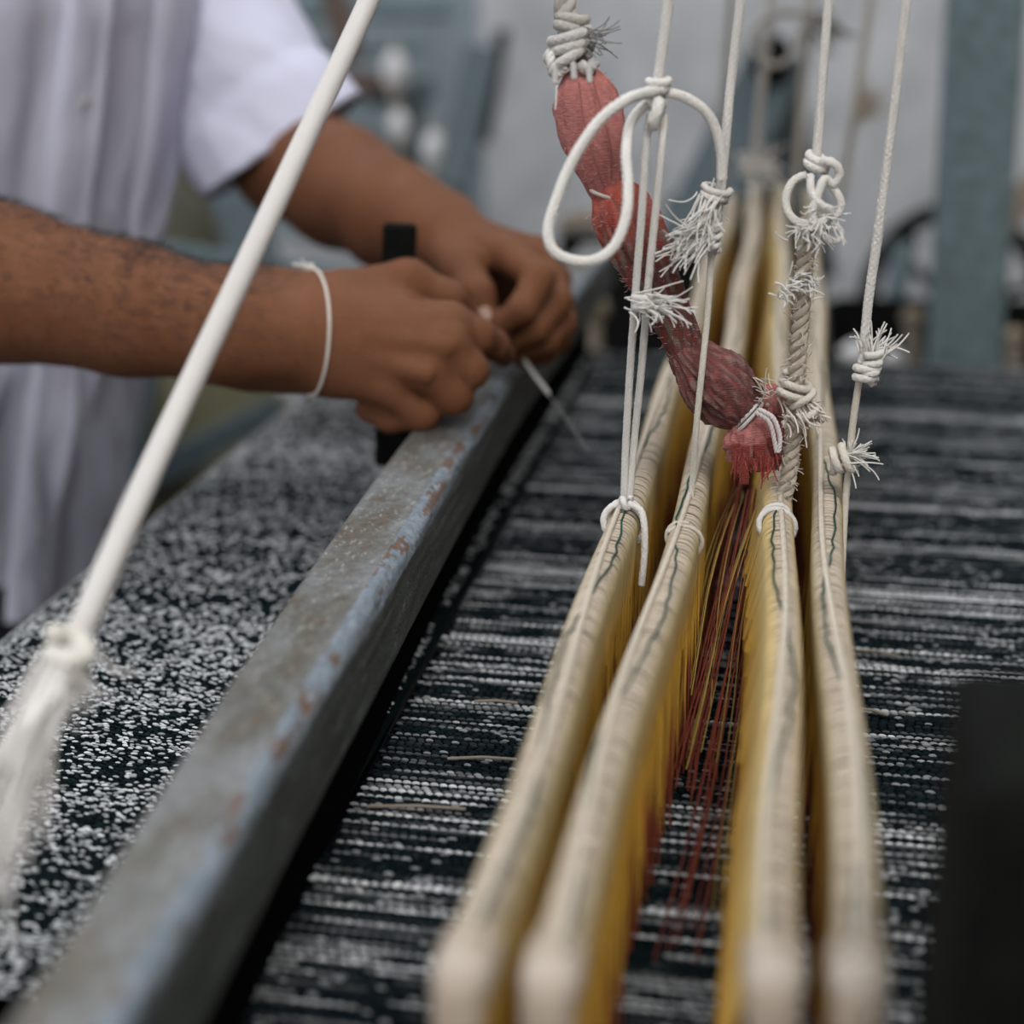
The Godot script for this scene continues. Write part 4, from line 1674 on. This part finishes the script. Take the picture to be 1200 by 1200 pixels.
func hanging_cords() -> void:
	# 1: white cord with the big open loop, two legs down to the leftmost shaft
	var t := cord_thing("white cord knotted into a big open loop, two strands down to the leftmost shaft")
	var mb := Mb.new()
	braid(mb, curve(hung([[788, -70, 0.69], [783, 0, 0.70], [777, 50, 0.707], [770, 100, 0.714]]), 10), 0.0026, COTTON)
	part("cord", mb, M.cord, t)
	mb = Mb.new()
	braid(mb, curve(ats([[768, 108, 0.712], [738, 115, 0.690], [702, 142, 0.686], [670, 190, 0.686], [650, 240, 0.686], [642, 272, 0.686], [650, 295, 0.686], [675, 306, 0.686], [702, 303, 0.686], [722, 285, 0.686], [734, 252, 0.686], [736, 215, 0.690], [734, 180, 0.696], [740, 142, 0.712], [762, 118, 0.714]]), 10), 0.0027, COTTON)
	braid(mb, curve(ats([[774, 107, 0.712], [800, 113, 0.712], [824, 128, 0.714], [838, 150, 0.718], [845, 178, 0.722], [846, 210, 0.726]]), 10), 0.0026, COTTON)
	part("loop", mb, M.cord, t, "open cord loop with a tail to the next cord")
	mb = Mb.new()
	var k := at(770, 112, 0.712)
	coil(mb, k + Vector3(0, 0.004, 0), Vector3(0.1, 1, 0.1), 0.0042, 0.0024, 2.0, 0.006, COTTON)
	coil(mb, k - Vector3(0, 0.004, 0), Vector3(0.3, 1, -0.2), 0.0030, 0.0022, 1.5, 0.005, COTTON)
	braid(mb, curve(ats([[772, 118, 0.708], [770, 130, 0.706], [766, 142, 0.708], [768, 148, 0.712]]), 8), 0.0032, COTTON)
	part("knot", mb, M.cord, t)
	mb = Mb.new()
	braid(mb, curve(ats([[762, 135, 0.716], [757, 170, 0.716], [752, 250, 0.725], [745, 340, 0.738], [738, 440, 0.760], [733, 530, 0.778], [731, 606, 0.788]]), 10), 0.0020, COTTON)
	braid(mb, curve(ats([[779, 135, 0.716], [775, 180, 0.717], [768, 250, 0.726], [760, 330, 0.738], [752, 430, 0.758], [743, 520, 0.778], [736, 606, 0.788]]), 10), 0.0020, COTTON)
	part("leg", mb, M.cord, t, "pair of cords running down to the shaft")
	mb = Mb.new()
	var f := at(752, 355, 0.737)
	coil(mb, f, Vector3(0.1, 1, 0), 0.0035, 0.0018, 3.0, 0.007, COTTON)
	fray(mb, f, at(810, 358, 0.725) - f, 0.024, 44, 0.17, 0.00050, COTTON, 0.1, 0.003)
	fray(mb, f, at(785, 385, 0.725) - f, 0.014, 17, 0.3, 0.00050, COTTON, 0.1, 0.003)
	part("frayed_knot", mb, M.cord, t)
	mb = Mb.new()
	var tie := shaft_at(0, 612)
	coil(mb, tie, Vector3(0.1, 0.25, 1), 0.0098, 0.0019, 1.6, 0.006, COTTON)
	coil(mb, tie + Vector3(0, 0.011, 0.002), Vector3(1, 0.2, 0), 0.0026, 0.0018, 1.4, 0.006, COTTON)
	braid(mb, curve(PackedVector3Array([tie + Vector3(0.002, 0.011, 0.002), tie + Vector3(0.009, 0.008, 0.006), tie + Vector3(0.0115, -0.006, 0.012), tie + Vector3(0.011, -0.026, 0.018)]), 8), 0.0019, COTTON)
	part("tie", mb, M.cord, t, "cord end tied round the shaft")
	# 2
	t = cord_thing("white cord with a big frayed tassel at mid height, ending on the second shaft")
	mb = Mb.new()
	braid(mb, curve(hung([[872, -70, 0.70], [868, 0, 0.71], [856, 100, 0.725], [846, 210, 0.735], [839, 262, 0.74], [834, 300, 0.745]]), 10), 0.0024, COTTON)
	part("cord", mb, M.cord, t)
	mb = Mb.new()
	braid(mb, curve(ats([[834, 290, 0.745], [829, 370, 0.752], [822, 440, 0.758], [816, 500, 0.768], [812, 560, 0.782], [808, 600, 0.786], [801, 640, 0.79]]), 10), 0.0017, Color(0.92, 0.88, 0.80))
	coil(mb, shaft_at(1, 632), Vector3(0, 0.15, 1), 0.0082, 0.0013, 1.2, 0.004, Color(0.80, 0.74, 0.64))
	part("thin_cord", mb, M.cord, t)
	mb = Mb.new()
	f = at(838, 226, 0.735)
	coil(mb, f, Vector3(0.3, 1, 0.2), 0.0060, 0.0018, 2.0, 0.006, Color(0.85, 0.83, 0.80))
	fray(mb, at(834, 234, 0.732), at(808, 290, 0.725) - at(834, 234, 0.732), 0.026, 44, 0.09, 0.00043, COTTON, 0.1, 0.003)
	f = at(830, 272, 0.735)
	coil(mb, at(833, 280, 0.738), Vector3(0, 1, 0.1), 0.0038, 0.0017, 3.0, 0.012, COTTON)
	fray(mb, f, at(772, 303, 0.722) - f, 0.028, 61, 0.13, 0.00050, COTTON, 0.15, 0.003)
	part("frayed_tassel", mb, M.cord, t)
	# 3
	t = cord_thing("white cord ending in a bulky tangle of loops above a fuzzy beige braid")
	mb = Mb.new()
	braid(mb, curve(hung([[976, -70, 0.70], [971, 0, 0.71], [964, 90, 0.722], [957, 190, 0.735]]), 10), 0.0024, COTTON)
	part("cord", mb, M.cord, t)
	mb = Mb.new()
	coil(mb, at(958, 190, 0.734), Vector3(0.4, 1, 0.3), 0.0052, 0.0022, 2.0, 0.006, COTTON)
	braid(mb, curve(ats([[962, 188, 0.728], [978, 192, 0.726], [984, 205, 0.728], [976, 216, 0.730], [966, 210, 0.728], [958, 230, 0.728], [952, 250, 0.73], [955, 268, 0.732]]), 8), 0.0022, COTTON)
	braid(mb, curve(ats([[945, 205, 0.735], [930, 212, 0.735], [921, 230, 0.735], [923, 248, 0.735], [934, 260, 0.734], [948, 262, 0.733]]), 8), 0.0022, Color(0.9, 0.88, 0.84))
	braid(mb, curve(ats([[972, 215, 0.732], [984, 232, 0.732], [985, 245, 0.733], [976, 255, 0.734], [960, 250, 0.732]]), 8), 0.0020, COTTON)
	braid(mb, curve(ats([[950, 205, 0.73], [951, 225, 0.729], [962, 240, 0.728], [974, 247, 0.731], [966, 258, 0.732], [945, 270, 0.732]]), 8), 0.0021, COTTON)
	braid(mb, curve(ats([[975, 262, 0.733], [986, 270, 0.734], [983, 282, 0.735], [970, 282, 0.735], [962, 272, 0.735]]), 8), 0.0012, COTTON)
	fray(mb, at(948, 265, 0.73), at(935, 282, 0.73) - at(948, 265, 0.73), 0.008, 40, 0.5, 0.00043, COTTON, 0.1, 0.004)
	fray(mb, at(960, 265, 0.73), at(972, 285, 0.73) - at(960, 265, 0.73), 0.010, 40, 0.5, 0.00043, COTTON, 0.1, 0.004)
	part("tangled_knot", mb, M.cord, t)
	mb = Mb.new()
	var br := curve(ats([[948, 262, 0.736], [943, 310, 0.745], [938, 380, 0.757], [933, 450, 0.768], [929, 510, 0.778], [922, 570, 0.784], [908, 614, 0.79]]), 10)
	rope(mb, br, 0.0042, 0.016, Color(0.62, 0.54, 0.45), 3, 7, 0.5, 0.6)
	for q in resample(br, 0.0016):
		fray(mb, q, Vector3(rng.randfn(), rng.randfn() * 0.4, rng.randfn()), 0.006, 6, 0.6, 0.00032, Color(0.78, 0.72, 0.64), 0.1, 0.0022)
	for q in [[952, 300], [948, 328], [930, 332], [950, 336], [920, 345]]:
		fray(mb, at(q[0], q[1], 0.744), Vector3(rng.randfn(), 0.2, rng.randfn()), 0.007, 20, 0.7, 0.00050, COTTON, 0.1, 0.002)
	part("fuzzy_braid", mb, M.cord, t, "dusty beige fuzzy braid")
	mb = Mb.new()
	f = at(935, 478, 0.768)
	coil(mb, at(930, 455, 0.768), Vector3(0.4, 1, 0), 0.0065, 0.0020, 2.5, 0.012, Color(0.85, 0.8, 0.72))
	coil(mb, at(945, 480, 0.768), Vector3(-0.4, 1, 0), 0.0055, 0.0020, 2.0, 0.016, Color(0.9, 0.85, 0.78))
	fray(mb, f, at(965, 505, 0.765) - f, 0.014, 37, 0.35, 0.00065, Color(0.9, 0.84, 0.78), 0.3, 0.004)
	fray(mb, at(900, 460, 0.775), Vector3(-0.6, 0.3, 0.2), 0.010, 23, 0.4, 0.00036, Color(0.8, 0.75, 0.7), 0.1, 0.003)
	part("lower_knot", mb, M.cord, t)
	mb = Mb.new()
	coil(mb, shaft_at(2, 614), Vector3(0.1, 0.2, 1), 0.0085, 0.0016, 1.5, 0.006, COTTON)
	part("tie", mb, M.cord, t)
	# 4
	t = cord_thing("white cord farthest to the right, with two small frayed tufts above the rightmost shaft")
	mb = Mb.new()
	braid(mb, curve(hung([[1068, -70, 0.69], [1062, 0, 0.70], [1046, 140, 0.722], [1030, 265, 0.742], [1018, 350, 0.755], [1013, 400, 0.762], [1010, 425, 0.765]]), 10), 0.0025, COTTON)
	part("cord", mb, M.cord, t)
	mb = Mb.new()
	f = at(1022, 420, 0.762)
	coil(mb, at(1014, 438, 0.764), Vector3(0.15, 1, 0), 0.0048, 0.0022, 2.0, 0.009, COTTON)
	coil(mb, at(1022, 428, 0.760), Vector3(0.1, 1, 0), 0.0030, 0.0020, 3.0, 0.014, COTTON)
	fray(mb, f, at(1030, 385, 0.76) - f, 0.018, 17, 0.14, 0.00058, COTTON, -0.1, 0.002)
	fray(mb, f, at(1058, 398, 0.76) - f, 0.018, 15, 0.14, 0.00058, COTTON, -0.1, 0.002)
	fray(mb, at(1010, 410, 0.76), at(1004, 384, 0.76) - at(1010, 410, 0.76), 0.012, 6, 0.1, 0.00058, COTTON, -0.1, 0.001)
	part("frayed_knot", mb, M.cord, t)
	mb = Mb.new()
	braid(mb, curve(ats([[1008, 440, 0.765], [1001, 485, 0.772], [996, 530, 0.778], [990, 600, 0.784], [986, 680, 0.77]]), 10), 0.0019, Color(0.9, 0.84, 0.74))
	part("thin_cord", mb, M.cord, t)
	mb = Mb.new()
	f = at(990, 536, 0.776)
	coil(mb, at(984, 538, 0.778), Vector3(0.9, 0.3, 0.1), 0.0060, 0.0022, 2.0, 0.010, Color(0.95, 0.9, 0.82))
	fray(mb, f, at(1022, 530, 0.776) - f, 0.016, 37, 0.28, 0.00050, COTTON, 0.2, 0.002)
	fray(mb, at(998, 530, 0.775), Vector3(0.1, 1, 0), 0.007, 6, 0.2, 0.00050, COTTON, 0.0, 0.001)
	part("frayed_tuft", mb, M.cord, t)
	# cords at the far ends of the shafts
	t = cord_thing("blurred pale cord with a thin ring loop at the far end of the shafts")
	mb = Mb.new()
	braid(mb, curve(hung([[906, -60, 1.42], [903, 10, 1.44], [893, 100, 1.48], [884, 200, 1.53]]), 8), 0.0042, Color(0.7, 0.66, 0.62))
	part("cord", mb, M.cord, t)
	mb = Mb.new()
	braid(mb, curve(ats([[962, 22, 1.42], [930, 15, 1.42], [903, 20, 1.42], [884, 38, 1.42], [886, 62, 1.42], [906, 77, 1.42], [925, 68, 1.42], [938, 40, 1.42], [946, 18, 1.42]]), 8), 0.0032, Color(0.42, 0.40, 0.37))
	fray(mb, at(962, 22, 1.42), at(992, 60, 1.42) - at(962, 22, 1.42), 0.03, 20, 0.25, 0.0014, Color(0.25, 0.24, 0.22), 0.1, 0.006)
	part("ring_loop", mb, M.cord, t, "thin grey ring loop with a dark knot")
	mb = Mb.new()
	fray(mb, at(885, 196, 1.53), Vector3(1, 0.2, 0), 0.028, 26, 0.5, 0.0014, Color(0.8, 0.76, 0.72), 0.0, 0.006)
	fray(mb, at(885, 196, 1.53), Vector3(-1, 0.1, 0), 0.016, 14, 0.5, 0.0014, Color(0.8, 0.76, 0.72), 0.0, 0.006)
	part("frayed_end", mb, M.cord, t)
	t = cord_thing("blurred pale cord behind the tangled loops, at the far shaft ends")
	mb = Mb.new()
	braid(mb, curve(hung([[952, -60, 1.42], [947, 30, 1.44], [940, 110, 1.48], [934, 215, 1.53]]), 8), 0.0042, Color(0.62, 0.58, 0.52))
	part("cord", mb, M.cord, t)
	t = cord_thing("blurred pale cord with a small tan tuft, against the white wall")
	mb = Mb.new()
	braid(mb, curve(hung([[1026, -60, 1.40], [1020, 0, 1.42], [1003, 120, 1.46], [992, 190, 1.50], [985, 235, 1.53]]), 8), 0.0038, Color(0.62, 0.57, 0.50))
	part("cord", mb, M.cord, t)
	mb = Mb.new()
	fray(mb, at(1003, 140, 1.46), at(1030, 112, 1.46) - at(1003, 140, 1.46), 0.034, 20, 0.25, 0.0015, Color(0.55, 0.50, 0.42), 0.0, 0.004)
	part("frayed_tuft", mb, M.cord, t)
	t = cord_thing("blurred pale cord behind the tasselled cord, to the far end of the leftmost shaft")
	mb = Mb.new()
	braid(mb, curve(hung([[860, -60, 1.40], [856, 10, 1.42], [849, 110, 1.47], [846, 225, 1.55]]), 8), 0.0042, Color(0.55, 0.53, 0.51))
	part("cord", mb, M.cord, t)


func foreground_rope() -> void:
	var t := thing("slanting_rope", "thick pale rope slanting in front of the weaver, with a bulging knot low down", "rope", at(215, 455, 0.62))
	var mb := Mb.new()
	mb.tube(curve(hung([[456, -60, 0.76], [428, 10, 0.74], [330, 222, 0.68], [215, 468, 0.63], [150, 610, 0.59], [92, 745, 0.56]]), 12), one(0.0051), 20, hue(Color(0.80, 0.78, 0.77)))
	part("cord", mb, M.cord, t)
	mb = Mb.new()
	coil(mb, at(78, 775, 0.545), Vector3(0.3, 1, 0), 0.0055, 0.0042, 2.5, 0.018, Color(1.0, 0.98, 0.92))
	part("knot", mb, M.cord, t)
	mb = Mb.new()
	fray(mb, at(74, 785, 0.545), at(-20, 985, 0.49) - at(74, 785, 0.545), 0.095, 110, 0.012, 0.0009, Color(0.95, 0.93, 0.92), 0.0, 0.0030, 0.05)
	fray(mb, at(82, 775, 0.545), at(100, 820, 0.53) - at(82, 775, 0.545), 0.02, 16, 0.2, 0.0007, Color(0.95, 0.93, 0.95), 0.0, 0.004)
	part("frayed_tail", mb, M.cord, t)


# ---------------------------------------------------------------- red cloth bundle
func lobe(mb: Mb, spine: PackedVector3Array, rad: PackedFloat32Array, flat: float, seed_: float, folds: float, col_of: Callable) -> void:
	var p := curve(spine, 10)
	var m := p.size()
	var nu := 72
	var pts := PackedVector3Array()
	var cols := PackedColorArray()
	var view := cam_xf.basis.z
	for j in m:
		var v := float(j) / (m - 1)
		var tt := (p[mini(j + 1, m - 1)] - p[maxi(j - 1, 0)]).normalized()
		var x := tt.cross(view).normalized()
		var y := x.cross(tt)
		var f := v * (rad.size() - 1)
		var i0 := int(minf(f, rad.size() - 2))
		var r0 := rad[maxi(i0 - 1, 0)]
		var r := cubic_interpolate(rad[i0], rad[i0 + 1], r0, rad[mini(i0 + 2, rad.size() - 1)], f - i0)
		for i in nu:
			var an := TAU * i / nu
			var cx := cos(an)
			var sy := sin(an)
			var w := noise.get_noise_3d(cx * 1.6 + seed_, sy * 1.6, v * 2.2)
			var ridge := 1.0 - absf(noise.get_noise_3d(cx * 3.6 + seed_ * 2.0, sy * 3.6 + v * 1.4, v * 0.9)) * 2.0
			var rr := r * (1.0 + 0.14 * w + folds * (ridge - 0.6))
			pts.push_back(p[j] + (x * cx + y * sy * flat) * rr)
			cols.push_back(col_of.call(an, v, ridge))
	mb.grid(pts, nu, m, cols, true, false)


func red_bundle() -> void:
	var t := thing("red_cloth_bundle", "faded red cloth bundle tied in lumps on a grey twisted rope, hanging over the shafts", "cloth bundle", at(770, 300, 0.778))
	var mb := Mb.new()
	var grey := Color(0.62, 0.60, 0.56)
	rope(mb, curve(hung([[660, -80, 0.728], [661, -20, 0.728], [664, 20, 0.730], [668, 50, 0.734], [672, 70, 0.738]]), 8), 0.0056, 0.020, grey)
	part("rope", mb, M.cord, t, "grey twisted rope")
	mb = Mb.new()
	coil(mb, at(668, 28, 0.731), Vector3(0.3, 1, 0), 0.0062, 0.0026, 2.0, 0.008, grey)
	coil(mb, at(668, 50, 0.733), Vector3(-0.2, 1, 0.1), 0.0085, 0.0028, 2.0, 0.009, Color(0.72, 0.70, 0.688))
	coil(mb, at(665, 66, 0.734), Vector3(-0.5, 1, 0.1), 0.0088, 0.0028, 1.6, 0.008, Color(0.78, 0.76, 0.748))
	rope(mb, curve(ats([[643, 62, 0.730], [646, 74, 0.728], [650, 88, 0.730], [656, 84, 0.730], [664, 78, 0.728]]), 8), 0.0026, 0.008, Color(0.85, 0.83, 0.818))
	rope(mb, curve(ats([[680, 76, 0.728], [690, 82, 0.728], [696, 74, 0.731]]), 8), 0.0030, 0.009, Color(0.7, 0.68, 0.668))
	for q in [[650, 92], [672, 86], [690, 90]]:
		mb.tube(ats([[q[0], q[1] - 12, 0.70], [q[0] + 1, q[1] + 6, 0.70]]), one(0.0015), 6, hue(Color(0.66, 0.64, 0.628)))
	fray(mb, at(684, 40, 0.728), at(722, 47, 0.728) - at(684, 40, 0.728), 0.016, 24, 0.2, 0.0004, Color(0.32, 0.31, 0.30), 0.1, 0.0025)
	mb.tube(ats([[653, 92, 0.718], [652, 110, 0.718], [651, 128, 0.718]]), one(0.0005), 5, hue(Color(0.9, 0.88, 0.85)))
	part("rope_knot", mb, M.cord, t, "knotted grey rope with a frayed end")
	var c1 := func(an: float, v: float, ridge: float) -> Color:
		var c := Color(0.62, 0.225, 0.195).lerp(Color(0.46, 0.160, 0.145), v)
		c = c.lerp(Color(0.68, 0.10, 0.05), 0.8 * exp(-pow((an - PI) / 0.5, 2.0)) * exp(-pow((v - 0.12) / 0.2, 2.0)))
		return c.lerp(Color(0.55, 0.26, 0.22), clampf(ridge - 0.6, 0.0, 0.5))
	mb = Mb.new()
	lobe(mb, ats([[680, 84, 0.740], [686, 110, 0.740], [692, 140, 0.741], [700, 175, 0.743], [707, 205, 0.745], [712, 232, 0.748]]), PackedFloat32Array([0.008, 0.0148, 0.0162, 0.0152, 0.0118, 0.0075]), 0.8, 1.0, 0.05, c1)
	part("cloth_roll", mb, M.red, t, "upper roll of faded red cloth")
	# seams, and a fuzzy rim of broken yarns
	var fuzz := Mb.new()
	for q in [[[678, 96, 0.724], [684, 140, 0.722], [696, 185, 0.727], [708, 222, 0.736]], [[694, 92, 0.724], [706, 135, 0.724], [716, 175, 0.730], [716, 218, 0.740]]]:
		fuzz.tube(curve(ats(q), 8), one(0.0005), 5, hue(Color(0.26, 0.10, 0.09)))
	for k in 420:
		var v := rng.randf()
		var lower := k % 2 == 0
		var c0 := at(lerpf(682, 712, v), lerpf(88, 228, v), 0.743) if not lower else at(lerpf(716, 806, v), lerpf(235, 415, v), lerpf(0.746, 0.776, v))
		var an := rng.randf() * TAU
		var rr := (0.0158 * sin(PI * clampf(v * 0.8 + 0.15, 0.0, 1.0))) if not lower else lerpf(0.0150, 0.0095, v)
		var d := (cam_xf.basis.x * cos(an) + cam_xf.basis.z * absf(sin(an)) * 0.8 + cam_xf.basis.y * 0.4 * cos(an)).normalized()
		var q := c0 + d * rr * 0.95
		var e := q + (d + Vector3(rng.randfn(), rng.randfn(), rng.randfn()) * 0.6).normalized() * rng.randf_range(0.0015, 0.004)
		fuzz.tube(PackedVector3Array([q, q.lerp(e, 0.5) + Vector3(rng.randfn(), rng.randfn(), 0) * 0.0005, e]), one(0.00013), 4, hue(vary(Color(0.5, 0.30, 0.26), 0.2)), false)
	part("broken_yarns", fuzz, M.yarn, t, "", "stuff")
	var c2 := func(an: float, v: float, ridge: float) -> Color:
		var c := Color(0.52, 0.125, 0.09).lerp(Color(0.20, 0.075, 0.065), smoothstep(0.22, 0.5, v))
		var worn := noise.get_noise_2d(cos(an) * 3.0 + 4.0, v * 7.0 + sin(an) * 3.0)
		c = c.lerp(Color(0.36, 0.28, 0.23), clampf(worn * 2.2 - 0.1, 0.0, 0.85) * smoothstep(0.1, 0.3, v))
		c = c.lerp(Color(0.42, 0.05, 0.035), clampf(-worn * 2.4 - 0.3, 0.0, 0.8))
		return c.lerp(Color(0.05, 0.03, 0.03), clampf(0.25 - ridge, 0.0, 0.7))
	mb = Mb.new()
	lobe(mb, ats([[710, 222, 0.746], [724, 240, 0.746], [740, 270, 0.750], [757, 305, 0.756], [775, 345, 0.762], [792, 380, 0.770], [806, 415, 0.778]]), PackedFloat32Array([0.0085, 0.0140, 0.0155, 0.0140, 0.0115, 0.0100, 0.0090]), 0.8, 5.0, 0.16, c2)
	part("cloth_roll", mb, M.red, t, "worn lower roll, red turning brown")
	mb = Mb.new()
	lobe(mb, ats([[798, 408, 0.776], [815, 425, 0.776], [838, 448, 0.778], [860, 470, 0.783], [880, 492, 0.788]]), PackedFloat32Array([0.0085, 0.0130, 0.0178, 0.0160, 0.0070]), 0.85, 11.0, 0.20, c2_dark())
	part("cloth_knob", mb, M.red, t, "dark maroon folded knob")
	mb = Mb.new()
	lobe(mb, ats([[872, 484, 0.786], [880, 500, 0.786], [884, 525, 0.788], [880, 545, 0.790]]), PackedFloat32Array([0.0075, 0.0135, 0.0150, 0.0125]), 0.6, 17.0, 0.25, c1)
	for k in 15:
		var x := rng.randf_range(858, 912)
		var o := at(x, rng.randf_range(530, 545), 0.757 + rng.randf_range(-0.004, 0.006))
		fray(mb, o, Vector3(rng.randfn() * 0.12, -1, 0), rng.randf_range(0.004, 0.013), 3, 0.08, 0.0005, Color(0.40, 0.07, 0.05), 0.1, 0.001, 0.2)
	lobe(mb, ats([[886, 470, 0.790], [900, 478, 0.792], [908, 495, 0.794]]), PackedFloat32Array([0.008, 0.012, 0.006]), 0.7, 23.0, 0.2, c1)
	for q in [[862, 520, 866, 556, 13], [874, 522, 873, 568, 9], [890, 520, 893, 553, 15], [904, 512, 911, 540, 12]]:
		var a := at(q[0], q[1], 0.776)
		var b := at(q[2], q[3], 0.779)
		mb.board(a, b, q[4] * 0.78 / F, 0.0012, cam_xf.basis.x + cam_xf.basis.z * rng.randf_range(-0.5, 0.5), 0.0005, Color(0.26, 0.045, 0.035))
	part("cloth_tail", mb, M.red, t, "torn red cloth tail")
	mb = Mb.new()
	coil(mb, at(877, 487, 0.785), at(895, 505, 0.785) - at(860, 470, 0.785), 0.0095, 0.0011, 2.5, 0.006, Color(0.85, 0.8, 0.808))
	rope(mb, curve(ats([[890, 480, 0.770], [906, 490, 0.770], [914, 512, 0.772], [912, 530, 0.774]]), 8), 0.0013, 0.006, Color(0.85, 0.8, 0.808))
	rope(mb, curve(ats([[886, 484, 0.770], [902, 496, 0.770], [910, 530, 0.772]]), 8), 0.0012, 0.006, Color(0.8, 0.75, 0.758))
	part("tie_string", mb, M.cord, t)
	mb = Mb.new()
	coil(mb, at(711, 227, 0.746), Vector3(0.35, 1, 0), 0.0088, 0.0010, 1.5, 0.004, Color(0.8, 0.72, 0.688))
	part("tie_string", mb, M.cord, t)


func c2_dark() -> Callable:
	return func(an: float, v: float, ridge: float) -> Color:
		var c := Color(0.18, 0.062, 0.055)
		var worn := noise.get_noise_2d(cos(an) * 4.0 + 9.0, v * 5.0 + sin(an) * 4.0)
		c = c.lerp(Color(0.32, 0.085, 0.075), clampf(worn * 2.0, 0.0, 0.9))
		c = c.lerp(Color(0.40, 0.31, 0.26), clampf(ridge - 0.75, 0.0, 0.25) * 2.0)
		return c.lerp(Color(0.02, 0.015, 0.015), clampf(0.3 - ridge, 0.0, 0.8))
